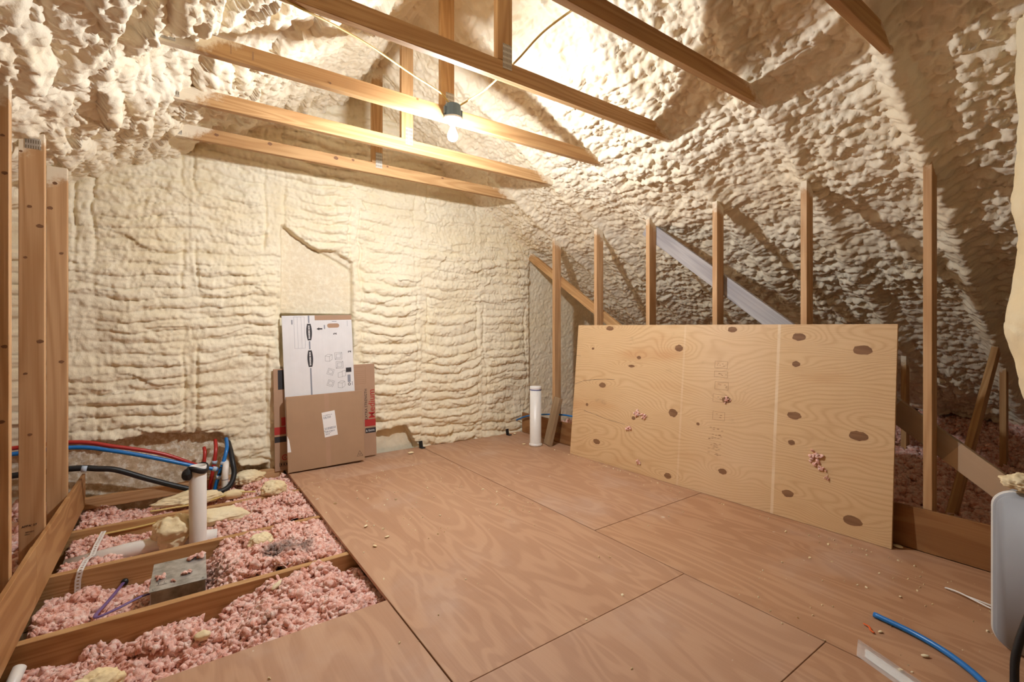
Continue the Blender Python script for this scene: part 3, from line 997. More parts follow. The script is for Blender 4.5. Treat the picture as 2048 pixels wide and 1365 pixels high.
hs = [[(0.055, 0.37), (0.10, 0.37), (0.10, 0.44), (0.055, 0.44)]]
print_polys('printed_house', hs, M['inkred'], c1, m1)
ring = []
for i in range(16):
    a0, a1 = 2 * math.pi * i / 16, 2 * math.pi * (i + 1) / 16
    ring.append([(0.078 + r * math.cos(a), 0.108 + r * math.sin(a)) for r, a in ((.024, a0), (.024, a1), (.017, a1), (.017, a0))])
print_polys('recycling_mark', ring + [[(0.070, 0.102), (0.086, 0.102), (0.078, 0.116)]], M['inkred'], c1, m1)
print_polys('printed_frame', rect_lines(0.085, 0.052, 0.10, 0.03, 0.003) + [quad(0.045 + .02 * i, 0.044, 0.055 + .02 * i, 0.06) for i in range(4)], M['ink'], c1, m1)
put_text('lettering_small', '16 x 18', 0.010, 0.80, 0.12, 0, M['inkfaint'], c1, m1)

# white storage carton
m2 = carton_frame(0.775, 4.262, 0.006, 1.6, 0.055, 0.0)
c2 = flat_carton('storage_carton', 0.578, 1.288, 0.012, M['cardwhite'], m2, 'tall white flattened storage carton printed with folding diagrams', 'carton')
W2, H2 = 0.578, 1.288
print_polys('kraft_corner', [quad(0.262, H2 - 0.042, W2 - 0.001, H2 - 0.001)], M['card2'], c2, m2, 0.0010)
hp = []
for sx_, a0 in ((1, -90), (-1, 90)):
    for i in range(9):
        a = math.radians(a0 + i * 22.5)
        hp.append((0.415 + sx_ * 0.033 + 0.019 * math.cos(a), H2 - 0.092 + 0.019 * math.sin(a)))
print_polys('hand_hole', [hp], M['card2'], c2, m2, 0.0010)
bl, lozs = [], []
xs2 = 0.212
for y0_, y1_ in ((H2 - 0.065, H2 - 0.002), (H2 - 0.292, H2 - 0.222), (0.40, H2 - 0.452)):
    bl.append(quad(xs2 - 0.006, y0_, xs2 + 0.006, y1_))
print_polys('grey_stripe', bl, M['inkgrey'], c2, m2, split=True)
for yc in (H2 - 0.143, H2 - 0.372):
    pts = []
    for i in range(13):
        t = -1 + i / 6
        pts.append((xs2 + 0.014 + 0.009 * (1 - t * t), yc + 0.071 * t))
    for i in range(13):
        t = 1 - i / 6
        pts.append((xs2 - 0.014 - 0.009 * (1 - t * t), yc + 0.071 * t))
    lozs.append(pts)
    me = text_me('lettering_logo', 'BANKERS BOX', 0.0175, 0.0, 0.0006)
    link('lettering_logo', me, M['inkwhite'], c2, m2 @ Matrix.Translation((xs2, yc, 0.0013)) @ Matrix.Rotation(math.radians(90), 4, 'Z'))
print_polys('logo_plate', lozs, M['ink'], c2, m2, split=True)
put_text('number_two', '2', 0.036, 0.428, H2 - 0.165, 90, M['ink'], c2, m2, 0.0012)
put_text('number_two', '2', 0.036, 0.548, H2 - 0.330, 90, M['ink'], c2, m2, 0.0012)
ar = [[(0.272, H2 - 0.118), (0.296, H2 - 0.131), (0.296, H2 - 0.124), (0.322, H2 - 0.124), (0.322, H2 - 0.112), (0.296, H2 - 0.112), (0.296, H2 - 0.105)]]
print_polys('arrow', ar, M['ink'], c2, m2)
tl = rect_lines(0.135, H2 - 0.145, 0.085, 0.27, 0.0016) + [quad(0.120, H2 - 0.28, 0.1215, H2 - 0.01), quad(0.150, H2 - 0.28, 0.1515, H2 - 0.01)]
print_polys('label_lines', tl, M['inkgrey'], c2, m2)
print_polys('small_print', [quad(0.073, H2 - 0.075, 0.083, H2 - 0.036), quad(0.405, H2 - 0.058, 0.445, H2 - 0.053), quad(0.537, H2 - 0.10, 0.5395, H2 - 0.05), quad(0.335, H2 - 0.12, 0.345, H2 - 0.085), quad(0.556, 0.655, 0.561, 0.69)], M['inkgrey'], c2, m2)
# folding diagrams: little outline boxes
dg = []
def seg(p, q, t=0.0016):
    p, q = Vector(p), Vector(q)
    d = (q - p).normalized() * t / 2
    nrm = Vector((-d.y, d.x))
    dg.append([tuple(p - nrm), tuple(q - nrm), tuple(q + nrm), tuple(p + nrm)])
def poly_out(pts):
    for i in range(len(pts)): seg(pts[i], pts[(i + 1) % len(pts)])
for (cx, cy, kind) in ((0.365, 0.915, 0), (0.448, 0.925, 1), (0.455, 0.845, 1), (0.375, 0.790, 2), (0.475, 0.765, 3), (0.372, 0.690, 2), (0.465, 0.672, 0)):
    s_ = 0.030
    if kind == 1:
        poly_out([(cx - s_, cy - s_), (cx + s_, cy - s_), (cx + s_, cy + s_), (cx - s_, cy + s_)])
        poly_out([(cx - s_ * .6, cy - s_ * .6), (cx + s_ * .6, cy - s_ * .6), (cx + s_ * .6, cy + s_ * .6), (cx - s_ * .6, cy + s_ * .6)])
        seg((cx - s_, cy - s_), (cx - s_ * .6, cy - s_ * .6)); seg((cx + s_, cy + s_), (cx + s_ * .6, cy + s_ * .6))
    elif kind == 2:
        poly_out([(cx - s_ * 1.1, cy - s_ * .5), (cx + s_ * .5, cy - s_ * 1.1), (cx + s_ * 1.1, cy + s_ * .5), (cx - s_ * .5, cy + s_ * 1.1)])
        poly_out([(cx - s_ * .7, cy - s_ * .2), (cx + s_ * .3, cy - s_ * .7), (cx + s_ * .7, cy + s_ * .2), (cx - s_ * .3, cy + s_ * .7)])
    elif kind == 3:
        poly_out([(cx - s_ * 1.2, cy - s_), (cx, cy - s_), (cx, cy + s_ * .6), (cx - s_ * 1.2, cy + s_ * .3)])
        poly_out([(cx, cy - s_ * .8), (cx + s_, cy - s_ * .7), (cx + s_, cy + s_ * .9), (cx, cy + s_ * .8)])
    else:
        poly_out([(cx - s_, cy - s_ * .9), (cx + s_ * .2, cy - s_ * 1.1), (cx + s_ * .2, cy + s_ * .3), (cx - s_, cy + s_ * .5)])
        poly_out([(cx + s_ * .2, cy - s_ * 1.1), (cx + s_, cy - s_ * .5), (cx + s_, cy + s_ * .8), (cx + s_ * .2, cy + s_ * .3)])
        seg((cx - s_, cy + s_ * .5), (cx - s_ * .2, cy + s_)); seg((cx - s_ * .2, cy + s_), (cx + s_, cy + s_ * .8))
print_polys('folding_diagrams', dg, M['ink'], c2, m2)
print_polys('black_square', [quad(0.508, 0.775, 0.556, 0.815)], M['ink'], c2, m2)
print_polys('grey_tag', [quad(0.520, 0.685, 0.546, 0.752)], M['inkgrey'], c2, m2)
ring = []
for i in range(14):
    a0, a1 = 2 * math.pi * i / 14, 2 * math.pi * (i + 1) / 14
    ring.append([(0.533 + r * math.cos(a), 0.667 + r * math.sin(a)) for r, a in ((.013, a0), (.013, a1), (.0075, a1), (.0075, a0))])
print_polys('recycling_mark', ring, M['ink'], c2, m2)

# plain brown carton in front
m3 = carton_frame(0.762, 4.178, 0.010, 0.7, 0.085, 0.0)
c3 = flat_carton('shipping_carton', 0.628, 0.615, 0.042, M['card'], m3, 'plain brown flattened shipping carton with white address label, in front', 'carton')
lm = m3 @ Matrix.Translation((0.338, 0.355, 0.0012)) @ Matrix.Rotation(math.radians(5.5), 4, 'Z')
lb = link('address_label', bm_mesh('address_label', box_bm(0.108, 0.212, 0.0008)), M['inkwhite'], c3, lm)
lp = []
lr = random.Random(8)
for (yy, n_, hh) in ((0.078, 9, .007), (0.062, 7, .012), (0.052, 6, .006), (-0.036, 14, .020), (-0.062, 9, .012), (-0.074, 6, .004), (-0.084, 4, .008)):
    x = -0.044
    for q in range(n_):
        w_ = lr.uniform(.003, .0075)
        if x + w_ > .046: break
        lp.append(quad(x, yy - hh / 2, x + w_, yy + hh / 2))
        x += w_ + lr.uniform(.002, .006)
lp.append(quad(-.052, -.058, -.046, -.050))
print_polys('label_print', lp, M['inkgrey'], lb, lm, 0.0008)
tri = []
cx, cy, s_ = 0.585, 0.062, 0.026
tp = [(cx - s_, cy - s_ * .8), (cx + s_, cy - s_ * .8), (cx, cy + s_)]
for i in range(3):
    p, q = Vector(tp[i]), Vector(tp[(i + 1) % 3])
    d = (q - p).normalized() * .0012
    nr = Vector((-d.y, d.x))
    tri.append([tuple(p - nr), tuple(q - nr), tuple(q + nr), tuple(p + nr)])
print_polys('recycling_mark', tri, M['ink'], c3, m3)
put_text('lettering_small', 'PAP', 0.014, cx, cy - .006, 0, M['ink'], c3, m3)
# clear tape seam
tape = [quad(0.300, 0.0, 0.338, 0.614)]
print_polys('tape', tape, M['card2'], c3, m3, 0.0006)
print_polys('torn_label', [[(0.0, 0.165), (0.028, 0.165), (0.016, 0.26), (0.002, 0.30)]], M['inkwhite'], c3, m3, 0.0010)

# ------------------------------------------------------------------ loose-fill insulation
IV2, IF2 = ico(2)
IV1, IF1 = ico(1)
def clump_bank(V, seed):
    out = []
    for i in range(10):
        r = 1 + 0.85 * noise3(V * 1.6 + i * 3.7, seed + i)
        out.append(V * r[:, None])
    return out
BANK2, BANK1 = clump_bank(IV2, 100), clump_bank(IV1, 200)


def scatter_mesh(name, pts, sizes, bank, F, seed):
    rg = np.random.default_rng(seed)
    n = len(pts)
    nv = len(bank[0])
    Bk = np.stack(bank)[rg.integers(0, len(bank), n)]
    q = rg.normal(size=(n, 4))
    q /= np.linalg.norm(q, axis=1)[:, None]
    w, x, y, z = q.T
    R = np.stack([np.stack([1 - 2 * (y * y + z * z), 2 * (x * y - z * w), 2 * (x * z + y * w)], -1),
                  np.stack([2 * (x * y + z * w), 1 - 2 * (x * x + z * z), 2 * (y * z - x * w)], -1),
                  np.stack([2 * (x * z - y * w), 2 * (y * z + x * w), 1 - 2 * (x * x + y * y)], -1)], -2)
    an = rg.uniform(0.4, 1.45, (n, 1, 3))
    V = np.einsum('nij,nvj->nvi', R, Bk * an) * sizes[:, None, None] + pts[:, None, :]
    Fa = F[None] + (np.arange(n) * nv)[:, None, None]
    return V.reshape(-1, 3), Fa.reshape(-1, 3)


def bay(label, x0, x1, y0, y1, hfun, dens, size, bank, F, seed, base_step=0.02):
    rg = np.random.default_rng(seed)
    n = int((x1 - x0) * (y1 - y0) * dens)
    px, py = rg.uniform(x0 + .008, x1 - .008, n), rg.uniform(y0 + .012, y1 - .012, n)
    bump = 0.065 * (blob(px / 0.10, py / 0.10, seed) - 0.5) + 0.02 * fbm(px * 6, py * 6, seed + 1)
    pz = hfun(px, py) + bump + rg.uniform(-0.012, 0.010, n)
    edge = ((px > 0.735) & (px < 0.9)) | ((py < 2.035) & (py > 1.9) & (px < 0.9) & (px > -0.5) & (y0 > 1.9))
    pz = np.where(edge, np.minimum(pz, -0.045), pz)
    sz = size * rg.uniform(0.55, 1.25, n)
    V, Fa = scatter_mesh('c', np.stack([px, py, pz], -1), sz, bank, F, seed + 2)
    # fill below the clumps
    gx, gy = np.arange(x0, x1 + base_step, base_step), np.arange(y0, y1 + base_step, base_step)
    gx, gy = np.clip(gx, x0, x1), np.clip(gy, y0, y1)
    GX, GY = np.meshgrid(gx, gy, indexing='ij')
    GZ = hfun(GX, GY) + 0.065 * (blob(GX / 0.10, GY / 0.10, seed) - 0.5) + 0.02 * fbm(GX * 6, GY * 6, seed + 1) - 0.012
    ge = ((GX > 0.72) & (GX < 0.9)) | ((GY < 2.045) & (GX < 0.9) & (GX > -0.5) & (y0 > 1.9))
    GZ = np.where(ge, np.minimum(GZ, -0.05), GZ)
    GV = np.stack([GX, GY, GZ], -1).reshape(-1, 3)
    nu, nv = GX.shape
    idx = np.arange(nu * nv).reshape(nu, nv)
    Q = np.stack([idx[:-1, :-1], idx[1:, :-1], idx[1:, 1:], idx[:-1, 1:]], -1).reshape(-1, 4)
    Tq = np.concatenate([Q[:, [0, 1, 2]], Q[:, [0, 2, 3]]])
    V2 = np.concatenate([V, GV])
    F2 = np.concatenate([Fa, Tq + len(V)])
    o = link('loose_insulation', np_mesh('loose_insulation', V2, F2), M['pink'])
    tag(o, label, 'insulation', None, 'stuff')
    return o


def hA(x, y):
    return -0.155 + 0.105 * sstep(0.15, 0.50, x + 0.25 * (2.57 - y)) + 0.07 * np.exp(-((x + 0.03) / 0.16) ** 2 - ((y - 2.42) / .12) ** 2) + 0.05 * sstep(2.40, 2.1, y) * sstep(.3, -.3, x) - 0.06 * sstep(0.62, 0.76, x)
def hB(x, y):
    return -0.185 + 0.15 * sstep(0.10, 0.26, x) + 0.10 * sstep(-0.12, -0.42, x) * (0.55 + 0.45 * sstep(3.1, 2.8, y)) - 0.03 * sstep(0.66, 0.76, x)
def hC(x, y):
    return -0.125 + 0.085 * sstep(0.10, 0.40, x) + 0.045 * sstep(-0.15, -0.42, x)
def hD(x, y):
    return -0.105 + 0.055 * sstep(0.15, 0.50, x) + 0.05 * sstep(-0.25, -0.42, x) - 0.04 * sstep(4.15, 4.3, y) * sstep(.2, 0, x)

bay('pink loose-fill insulation in the wide front bay beside the floor edge', -0.484, 0.80, 1.985, 2.566, hA, 11000, 0.0125, BANK2, IF2, 300)
bay('pink loose-fill insulation around the metal box, with a grey dusty patch', -0.484, 0.80, 2.606, 3.175, hB, 10500, 0.0125, BANK2, IF2, 310)
bay('pink loose-fill insulation around the white pipe lying between joists', -0.484, 0.80, 3.216, 3.785, hC, 10000, 0.013, BANK1, IF1, 320)
bay('pink loose-fill insulation in the last bay below the gable wall', -0.484, 0.80, 3.826, 4.36, hD, 9000, 0.0135, BANK1, IF1, 330)
def hE(x, y):
    return 0.03 + 0.05 * fbm(x * 1.3, y * 1.3, 77) + 0.07 * sstep(4.3, 5.6, x) + 0.25 * sstep(5.5, 6.5, x)
bay('pink loose-fill insulation filling the eaves behind the right studs', 3.40, 6.55, -0.4, 4.36, hE, 1700, 0.026, BANK1, IF1, 340, 0.05)
bay('pink loose-fill insulation in the eaves behind the left studs', -3.1, -0.62, 1.6, 4.36, lambda x, y: 0.0 + 0.05 * fbm(x * 1.3, y * 1.3, 78), 500, 0.03, BANK1, IF1, 350, 0.06)

# ------------------------------------------------------------------ offcuts of foam
def foam_lump(name, loc, size, seed, label, sub=5, rot=0.0, group=None, cat='foam offcut', mat='foam_bit'):
    V, F = ico(sub)
    r = 1 + 0.38 * noise3(V * 1.1 + seed, seed) + 0.22 * noise3(V * 2.6 + seed * 2, seed + 4) + 0.16 * np.abs(noise3(V * 5.5 + seed * 3, seed + 8)) + 0.05 * noise3(V * 14 + seed, seed + 9)
    V = V * r[:, None] * np.array(size)
    c, s = math.cos(rot), math.sin(rot)
    V = np.stack([V[:, 0] * c - V[:, 1] * s, V[:, 0] * s + V[:, 1] * c, V[:, 2]], -1)
    V[:, 2] -= V[:, 2].min()
    me = np_mesh(name, V, F)
    o = link(name, me, M[mat], None, Matrix.Translation(loc))
    tag(o, label, cat, group)
    return o


foam_lump('foam_offcut', (0.005, 3.42, -0.125), (0.115, 0.085, 0.090), 1, 'large cream foam lump hugging the lying white pipe')
foam_lump('foam_offcut', (0.23, 3.60, -0.085), (0.15, 0.07, 0.05), 2, 'long cream foam offcut right of the upright white pipe')
foam_lump('foam_offcut', (0.40, 2.96, -0.05), (0.060, 0.05, 0.04), 3, 'small pale foam lump on pink insulation near the metal box')
foam_lump('foam_offcut', (0.10, 4.02, -0.06), (0.16, 0.08, 0.045), 4, 'broad cream foam offcut under the black hose')
foam_lump('foam_offcut', (0.60, 3.83, -0.035), (0.075, 0.06, 0.05), 5, 'pale foam offcut resting by the floor edge on the farthest joist')
foam_lump('foam_offcut', (-0.22, 2.20, -0.13), (0.085, 0.06, 0.055), 6, 'cream foam offcut at the bottom edge of the photo in pink insulation', 5, 0.4)
foam_lump('foam_offcut', (0.48, 4.20, -0.05), (0.10, 0.07, 0.05), 7, 'cream foam heap on insulation right of the white elbow pipe')
foam_lump('foam_offcut', (0.545, 3.36, -0.035), (0.045, 0.016, 0.016), 8, 'thin white foam sliver on insulation in the pipe bay', 3, 0.7)
foam_lump('foam_offcut', (0.36, 3.98, -0.055), (0.07, 0.04, 0.03), 9, 'flat white foam piece on insulation below the black hose bend', 3)
foam_lump('foam_offcut', (0.42, 2.49, -0.045), (0.045, 0.018, 0.014), 19, 'pale sliver lying on insulation against the front joist', 3, 0.5)
foam_lump('foam_offcut', (0.10, 2.33, -0.095), (0.028, 0.02, 0.018), 21, 'tiny white foam piece in the front bay of insulation', 3)
# pipe offcut at the very corner of the photo
o = link('pipe_offcut', tube_me('pipe_offcut', [(-0.475, 2.36, -0.10), (-0.455, 2.46, -0.05)], 0.02, 14, curve=False), M['pvc'])
tag(o, 'short white plastic offcut in the bottom left corner of the photo', 'pipe offcut')

# ------------------------------------------------------------------ plumbing and wiring on the left
def pipe_thing(name, label, pts, r, mat, cat='pipe', **kw):
    o = link(name, tube_me(name, pts, r, **kw), M[mat])
    tag(o, label, cat)
    return o


# upright vent pipe, open at the top
pv_root = lathe_me('vent_pipe', [(0.0445, -0.25), (0.0445, 0.375), (0.0425, 0.378), (0.0405, 0.375), (0.0405, 0.10), (0.0, 0.10)], 28)
vp = link('vent_pipe', pv_root, M['pvc'], None, Matrix.Translation((0.122, 3.36, 0)))
tag(vp, 'upright white plastic pipe standing between the joists, tied to the blue line', 'pipe')
link('tie_strap', tube_me('tie_strap', [(0.122 + 0.05 * math.cos(a), 3.36 + 0.05 * math.sin(a), 0.360 + 0.012 * math.sin(2 * a)) for a in np.linspace(0, 2 * math.pi, 17)], 0.007, 8, 2, flat=2.2), M['black'], vp)
link('tie_knot', np_mesh('tie_knot', IV2 * (1 + .3 * noise3(IV2 * 1.4, 5))[:, None] * np.array((.026, .022, .036)), IF2, False), M['black'], vp, Matrix.Translation((0.066, 3.33, 0.345)))
pipe_thing('waste_pipe', 'white plastic pipe lying in the pink insulation', [(-0.47, 3.475, -0.100), (-0.20, 3.452, -0.072), (0.02, 3.43, -0.064), (0.22, 3.415, -0.085)], 0.043, 'pvc', curve=False, seg=24)

pipe_thing('hot_water_pipe', 'long red water pipe curving along the foot of the gable wall',
           [(-0.95, 4.17, 0.445), (-0.545, 4.19, 0.446), (-0.319, 4.19, 0.385), (-0.072, 4.20, 0.297), (0.10, 4.21, 0.20), (0.17, 4.24, 0.145), (0.20, 4.26, 0.06), (0.19, 4.25, -0.07)], 0.0135, 'red')
bp_ = pipe_thing('cold_water_pipe', 'long blue water pipe curving below the red one along the wall',
                 [(-0.95, 4.15, 0.412), (-0.541, 4.165, 0.416), (-0.316, 4.165, 0.358), (-0.072, 4.165, 0.265), (0.12, 4.165, 0.185), (0.275, 4.165, 0.130)], 0.0135, 'blue')
link('crimp_ring', tube_me('crimp_ring', [(0.243, 4.165, 0.143), (0.268, 4.165, 0.133)], 0.018, 16, curve=False), M['crimp'], bp_)
rp = pipe_thing('riser_pipe', 'short red pipe rising into the foam, left of the pair', [(0.197, 4.33, 0.272), (0.200, 4.29, 0.24), (0.192, 4.262, 0.14), (0.180, 4.25, 0.0), (0.178, 4.25, -0.09)], 0.0125, 'red')
rp = pipe_thing('riser_pipe', 'red pipe with a pale ring rising into the wall hole', [(0.272, 4.36, 0.315), (0.270, 4.28, 0.26), (0.258, 4.25, 0.16), (0.236, 4.24, 0.02), (0.226, 4.24, -0.09)], 0.0135, 'red')
link('crimp_ring', tube_me('crimp_ring', [(0.261, 4.251, 0.178), (0.2585, 4.25, 0.155)], 0.018, 16, curve=False), M['crimp'], rp)
bp2 = pipe_thing('riser_pipe', 'blue pipe with a black tee rising into the wall hole', [(0.345, 4.36, 0.315), (0.340, 4.24, 0.27), (0.318, 4.19, 0.19), (0.288, 4.168, 0.10), (0.262, 4.165, 0.01), (0.240, 4.165, -0.09)], 0.0135, 'blue')
for a, b in (((0.3135, 4.186, 0.176), (0.307, 4.181, 0.155)), ((0.283, 4.167, 0.082), (0.277, 4.166, 0.060))):
    link('crimp_ring', tube_me('crimp_ring', [a, b], 0.018, 16, curve=False), M['crimp'], bp2)
link('tee', tube_me('tee', [(0.302, 4.176, 0.142), (0.285, 4.167, 0.088)], 0.0145, 14, curve=False), M['black'], bp2)
hose = pipe_thing('black_hose', 'thick black hose sagging along the wall and bending upward',
           [(-0.95, 4.08, 0.30), (-0.532, 4.10, 0.292), (-0.40, 4.10, 0.270), (-0.30, 4.10, 0.243), (-0.126, 4.10, 0.148), (0.102, 4.10, 0.036), (0.254, 4.075, -0.010), (0.340, 4.09, 0.010), (0.378, 4.13, 0.085), (0.372, 4.17, 0.17), (0.365, 4.25, 0.24), (0.36, 4.38, 0.28)], 0.0185, 'black')
link('pipe_clip', tube_me('pipe_clip', [(-0.478, 4.10, 0.284), (-0.450, 4.10, 0.279)], 0.0215, 16, curve=False), M['crimp'], hose)
el = pipe_thing('elbow_pipe', 'small white elbow pipe beside the black hose bend', [(0.316, 4.115, -0.08), (0.318, 4.115, 0.06), (0.319, 4.118, 0.112), (0.325, 4.140, 0.150), (0.330, 4.20, 0.162), (0.33, 4.36, 0.162)], 0.0215, 'pvc')
link('joint_ring', tube_me('joint_ring', [(0.318, 4.115, 0.060), (0.318, 4.115, 0.066)], 0.0226, 16, curve=False), M['inkgrey'], el)
pipe_thing('cable', 'yellow cable lying against the joist left of the upright pipe', [(-0.46, 3.77, -0.075), (-0.356, 3.775, -0.060), (-0.19, 3.78, -0.058), (0.0, 3.785, -0.052), (0.25, 3.775, -0.06)], 0.0055, 'yellow', 'cable')
pipe_thing('cable', 'yellow cable crossing the bay below the gable wall', [(-0.12, 3.90, -0.01), (-0.02, 3.92, -0.02), (0.18, 3.95, -0.03), (0.36, 3.96, -0.005), (0.50, 3.95, -0.02)], 0.0055, 'yellow', 'cable')
pc = pipe_thing('cable', 'purple cable bent between the joist hole and the metal box', [(-0.203, 3.19, -0.128), (-0.212, 3.13, -0.122), (-0.245, 2.90, -0.085), (-0.272, 2.75, -0.062), (-0.262, 2.715, -0.060), (-0.20, 2.735, -0.055), (-0.12, 2.78, -0.050), (-0.07, 2.80, -0.055)], 0.008, 'purple', 'cable', flat=0.55)
link('hole_grommet', tube_me('hole_grommet', [(-0.202, 3.160, -0.125), (-0.2015, 3.176, -0.127)], 0.016, 12, curve=False), M['black'], pc)

# perforated strap, holes cut through
def strap(name, pts, w, label):
    C = [np.array(p) for p in pts]
    d = [0]
    for a, b in zip(C[:-1], C[1:]): d.append(d[-1] + np.linalg.norm(b - a))
    pitch = 0.017
    n = int(d[-1] / pitch)
    V, F = [], []
    side = np.array([1.0, -0.12, 0.0])
    def at(s):
        j = min(len(d) - 2, max(0, np.searchsorted(d, s) - 1))
        t = (s - d[j]) / (d[j + 1] - d[j])
        return C[j] * (1 - t) + C[j + 1] * t
    rows = []
    for i in range(n + 1):
        s = i * pitch
        rows += [s] if i == n else [s, s + pitch * .3, s + pitch * .7]
    cols = (-.5, -.2, .2, .5)
    for s in rows:
        p = at(s)
        for c in cols: V.append(p + side * w * c)
    for i in range(len(rows) - 1):
        for j in range(3):
            if j == 1 and i % 3 == 1: continue
            a = i * 4 + j
            F.append((a, a + 1, a + 5, a + 4))
    bm = bmesh.new()
    bv = [bm.verts.new(v) for v in V]
    for f in F: bm.faces.new([bv[k] for k in f])
    bmesh.ops.recalc_face_normals(bm, faces=bm.faces)
    bmesh.ops.solidify(bm, geom=list(bm.faces), thickness=0.0012)
    o = link(name, bm_mesh(name, bm), M['whiteplastic'])
    tag(o, label, 'pipe strap')


strap('perforated_strap', [(-0.33, 3.68, -0.01), (-0.345, 3.50, -0.02), (-0.355, 3.42, -0.045), (-0.362, 3.27, -0.005), (-0.370, 3.195, -0.010), (-0.374, 3.170, -0.018), (-0.382, 3.168, -0.06), (-0.386, 3.168, -0.185)], 0.024, 'white perforated strap hanging over the joist from the lying pipe')

# galvanised box between joists
mb = tag(empty('metal_box', (0.028, 2.83, -0.20)), 'grey galvanised metal box sitting between the joists', 'metal box')
WORLD[mb.name] = Matrix.Translation((0.028, 2.83, -0.20))
rz = Matrix.Translation((0.028, 2.83, -0.10)) @ Matrix.Rotation(math.radians(-2), 4, 'Z')
link('body', bm_mesh('body', box_bm(0.212, 0.295, 0.195, 0.002)), M['galv'], mb, rz)
lid = link('lid', bm_mesh('lid', box_bm(0.220, 0.303, 0.006, 0.0015)), M['galv'], mb, rz @ Matrix.Translation((0, 0, 0.100)))
for sx_, sy_ in ((-.095, -.135), (.095, -.135)):
    link('screw', bm_mesh('screw', box_bm(0.008, 0.008, 0.004, 0.002)), M['galv'], lid, rz @ Matrix.Translation((sx_, sy_, 0.1045)))
print_polys('marker_mark', [quad(-.085, -.105, -.045, -.1015), quad(-.080, -.095, -.0775, -.075), quad(-.06, -.092, -.052, -.089), quad(-.058, -.08, -.0555, -.074)], M['ink'], lid, rz, 0.1036)
tufts = [((-.04, 2.80), .016, 'pink tuft on the left half of the metal box lid'), ((.055, 2.78), .014, 'pink tuft in the middle of the metal box lid'), ((.10, 2.94), .022, 'largest pink tuft, on the far right corner of the metal box'), ((.0, 2.735), .008, 'tiny pink crumb near the front edge of the metal box lid')]
for (x, y), s_, lbl in tufts:
    pts = np.array([(x + random.gauss(0, s_ * .6), y + random.gauss(0, s_ * .6), 0.006 + random.uniform(0, s_ * .5)) for _ in range(12)])
    V, F = scatter_mesh('t', pts, np.full(12, s_ * .5), BANK2, IF2, int(x * 1000) + 900)
    o = link('insulation_tuft', np_mesh('insulation_tuft', V, F), M['pink'])
    tag(o, lbl, 'insulation', 'pink tufts on the metal box')

# pink bits caught on the leaning panel
for i, (u0, v0, s_, lbl) in enumerate([(1.688, .484, .030, 'pink insulation tuft stuck to the panel above the others at left'), (1.63, .465, .022, 'smaller pink tuft right of the first on the panel'),
                                  (1.774, .345, .024, 'pink insulation tuft low on the left of the panel'), (.368, .413, .034, 'biggest pink insulation tuft on the right part of the panel'),
                                  (.343, .350, .018, 'pink tuft just below the biggest one on the panel'), (.312, .300, .012, 'tiny pink crumb under the right-hand tufts of the panel'), (1.655, .095, .018, 'pink tuft near the bottom left of the panel'),
                                  (.945, .690, .020, 'pinkish foam crumbs stuck on the middle knot of the panel')]):
    n_ = 16
    pts = np.array([(u0 + random.gauss(0, s_ * .55), v0 + random.gauss(0, s_ * .55), -0.004 - random.uniform(0, s_ * .25)) for _ in range(n_)])
    V, F = scatter_mesh('t', pts, np.full(n_, s_ * .28), BANK2, IF2, 950 + i)
    o = link('insulation_tuft', np_mesh('insulation_tuft', V, F), M['pink'], None, PM)
    tag(o, lbl, 'insulation', 'pink tufts on the plywood panel')

# ------------------------------------------------------------------ right far corner
vp2 = link('capped_pipe', lathe_me('capped_pipe', [(0.0, 0.0), (0.066, 0.0), (0.067, 0.018), (0.060, 0.022), (0.058, 0.03), (0.058, 0.562), (0.0, 0.562)], 32), M['pvc'], None, Matrix.Translation((2.985, 3.75, 0.001)))
tag(vp2, 'white capped plastic pipe standing on the floor near the gable corner', 'pipe')
link('cap', lathe_me('cap', [(0.0585, 0.566), (0.0605, 0.570), (0.0605, 0.592), (0.057, 0.598), (0.0, 0.599)], 32), M['whiteplastic'], vp2, Matrix.Translation((2.985, 3.75, 0.001)))
link('cap_seam', lathe_me('cap_seam', [(0.0592, 0.559), (0.0600, 0.560), (0.0600, 0.5675), (0.0592, 0.569)], 32), M['pvc_blue'], vp2, Matrix.Translation((2.985, 3.75, 0.001)))
o = board('timber_offcut', (3.095, 3.69, 0.003), (3.205, 3.655, 0.475), 0.038, 0.14, (1, -0.3, 0), M['scrap'])
tag(o, 'weathered short board propped against the strip beside the capped pipe', 'timber offcut')
pipe_thing('blue_line', 'thin blue line running behind the capped pipe into the corner', [(3.20, 4.38, 0.128), (3.215, 4.2, 0.20), (3.232, 3.95, 0.255), (3.245, 3.60, 0.30), (3.25, 3.30, 0.30)], 0.008, 'blue')
for (x, y, lbl) in ((2.003, 4.335, 'small black bracket at the wall foot near the cartons'), (3.021, 4.29, 'small black bracket at the wall foot near the capped pipe')):
    root = tag(empty('angle_bracket', (x, y, 0.0)), lbl, 'bracket')
    WORLD[root.name] = Matrix.Translation((x, y, 0.0))
    rt = Matrix.Translation((x, y, 0)) @ Matrix.Rotation(0.15, 4, 'Z')
    link('foot', bm_mesh('foot', box_bm(0.045, 0.045, 0.008, 0.001, 1, (0, -0.02, 0.0055))), M['black'], root, rt)
    link('upright', bm_mesh('upright', box_bm(0.040, 0.008, 0.062, 0.001, 1, (0, 0.0, 0.035))), M['black'], root, rt @ Matrix.Rotation(-0.2, 4, 'X'))

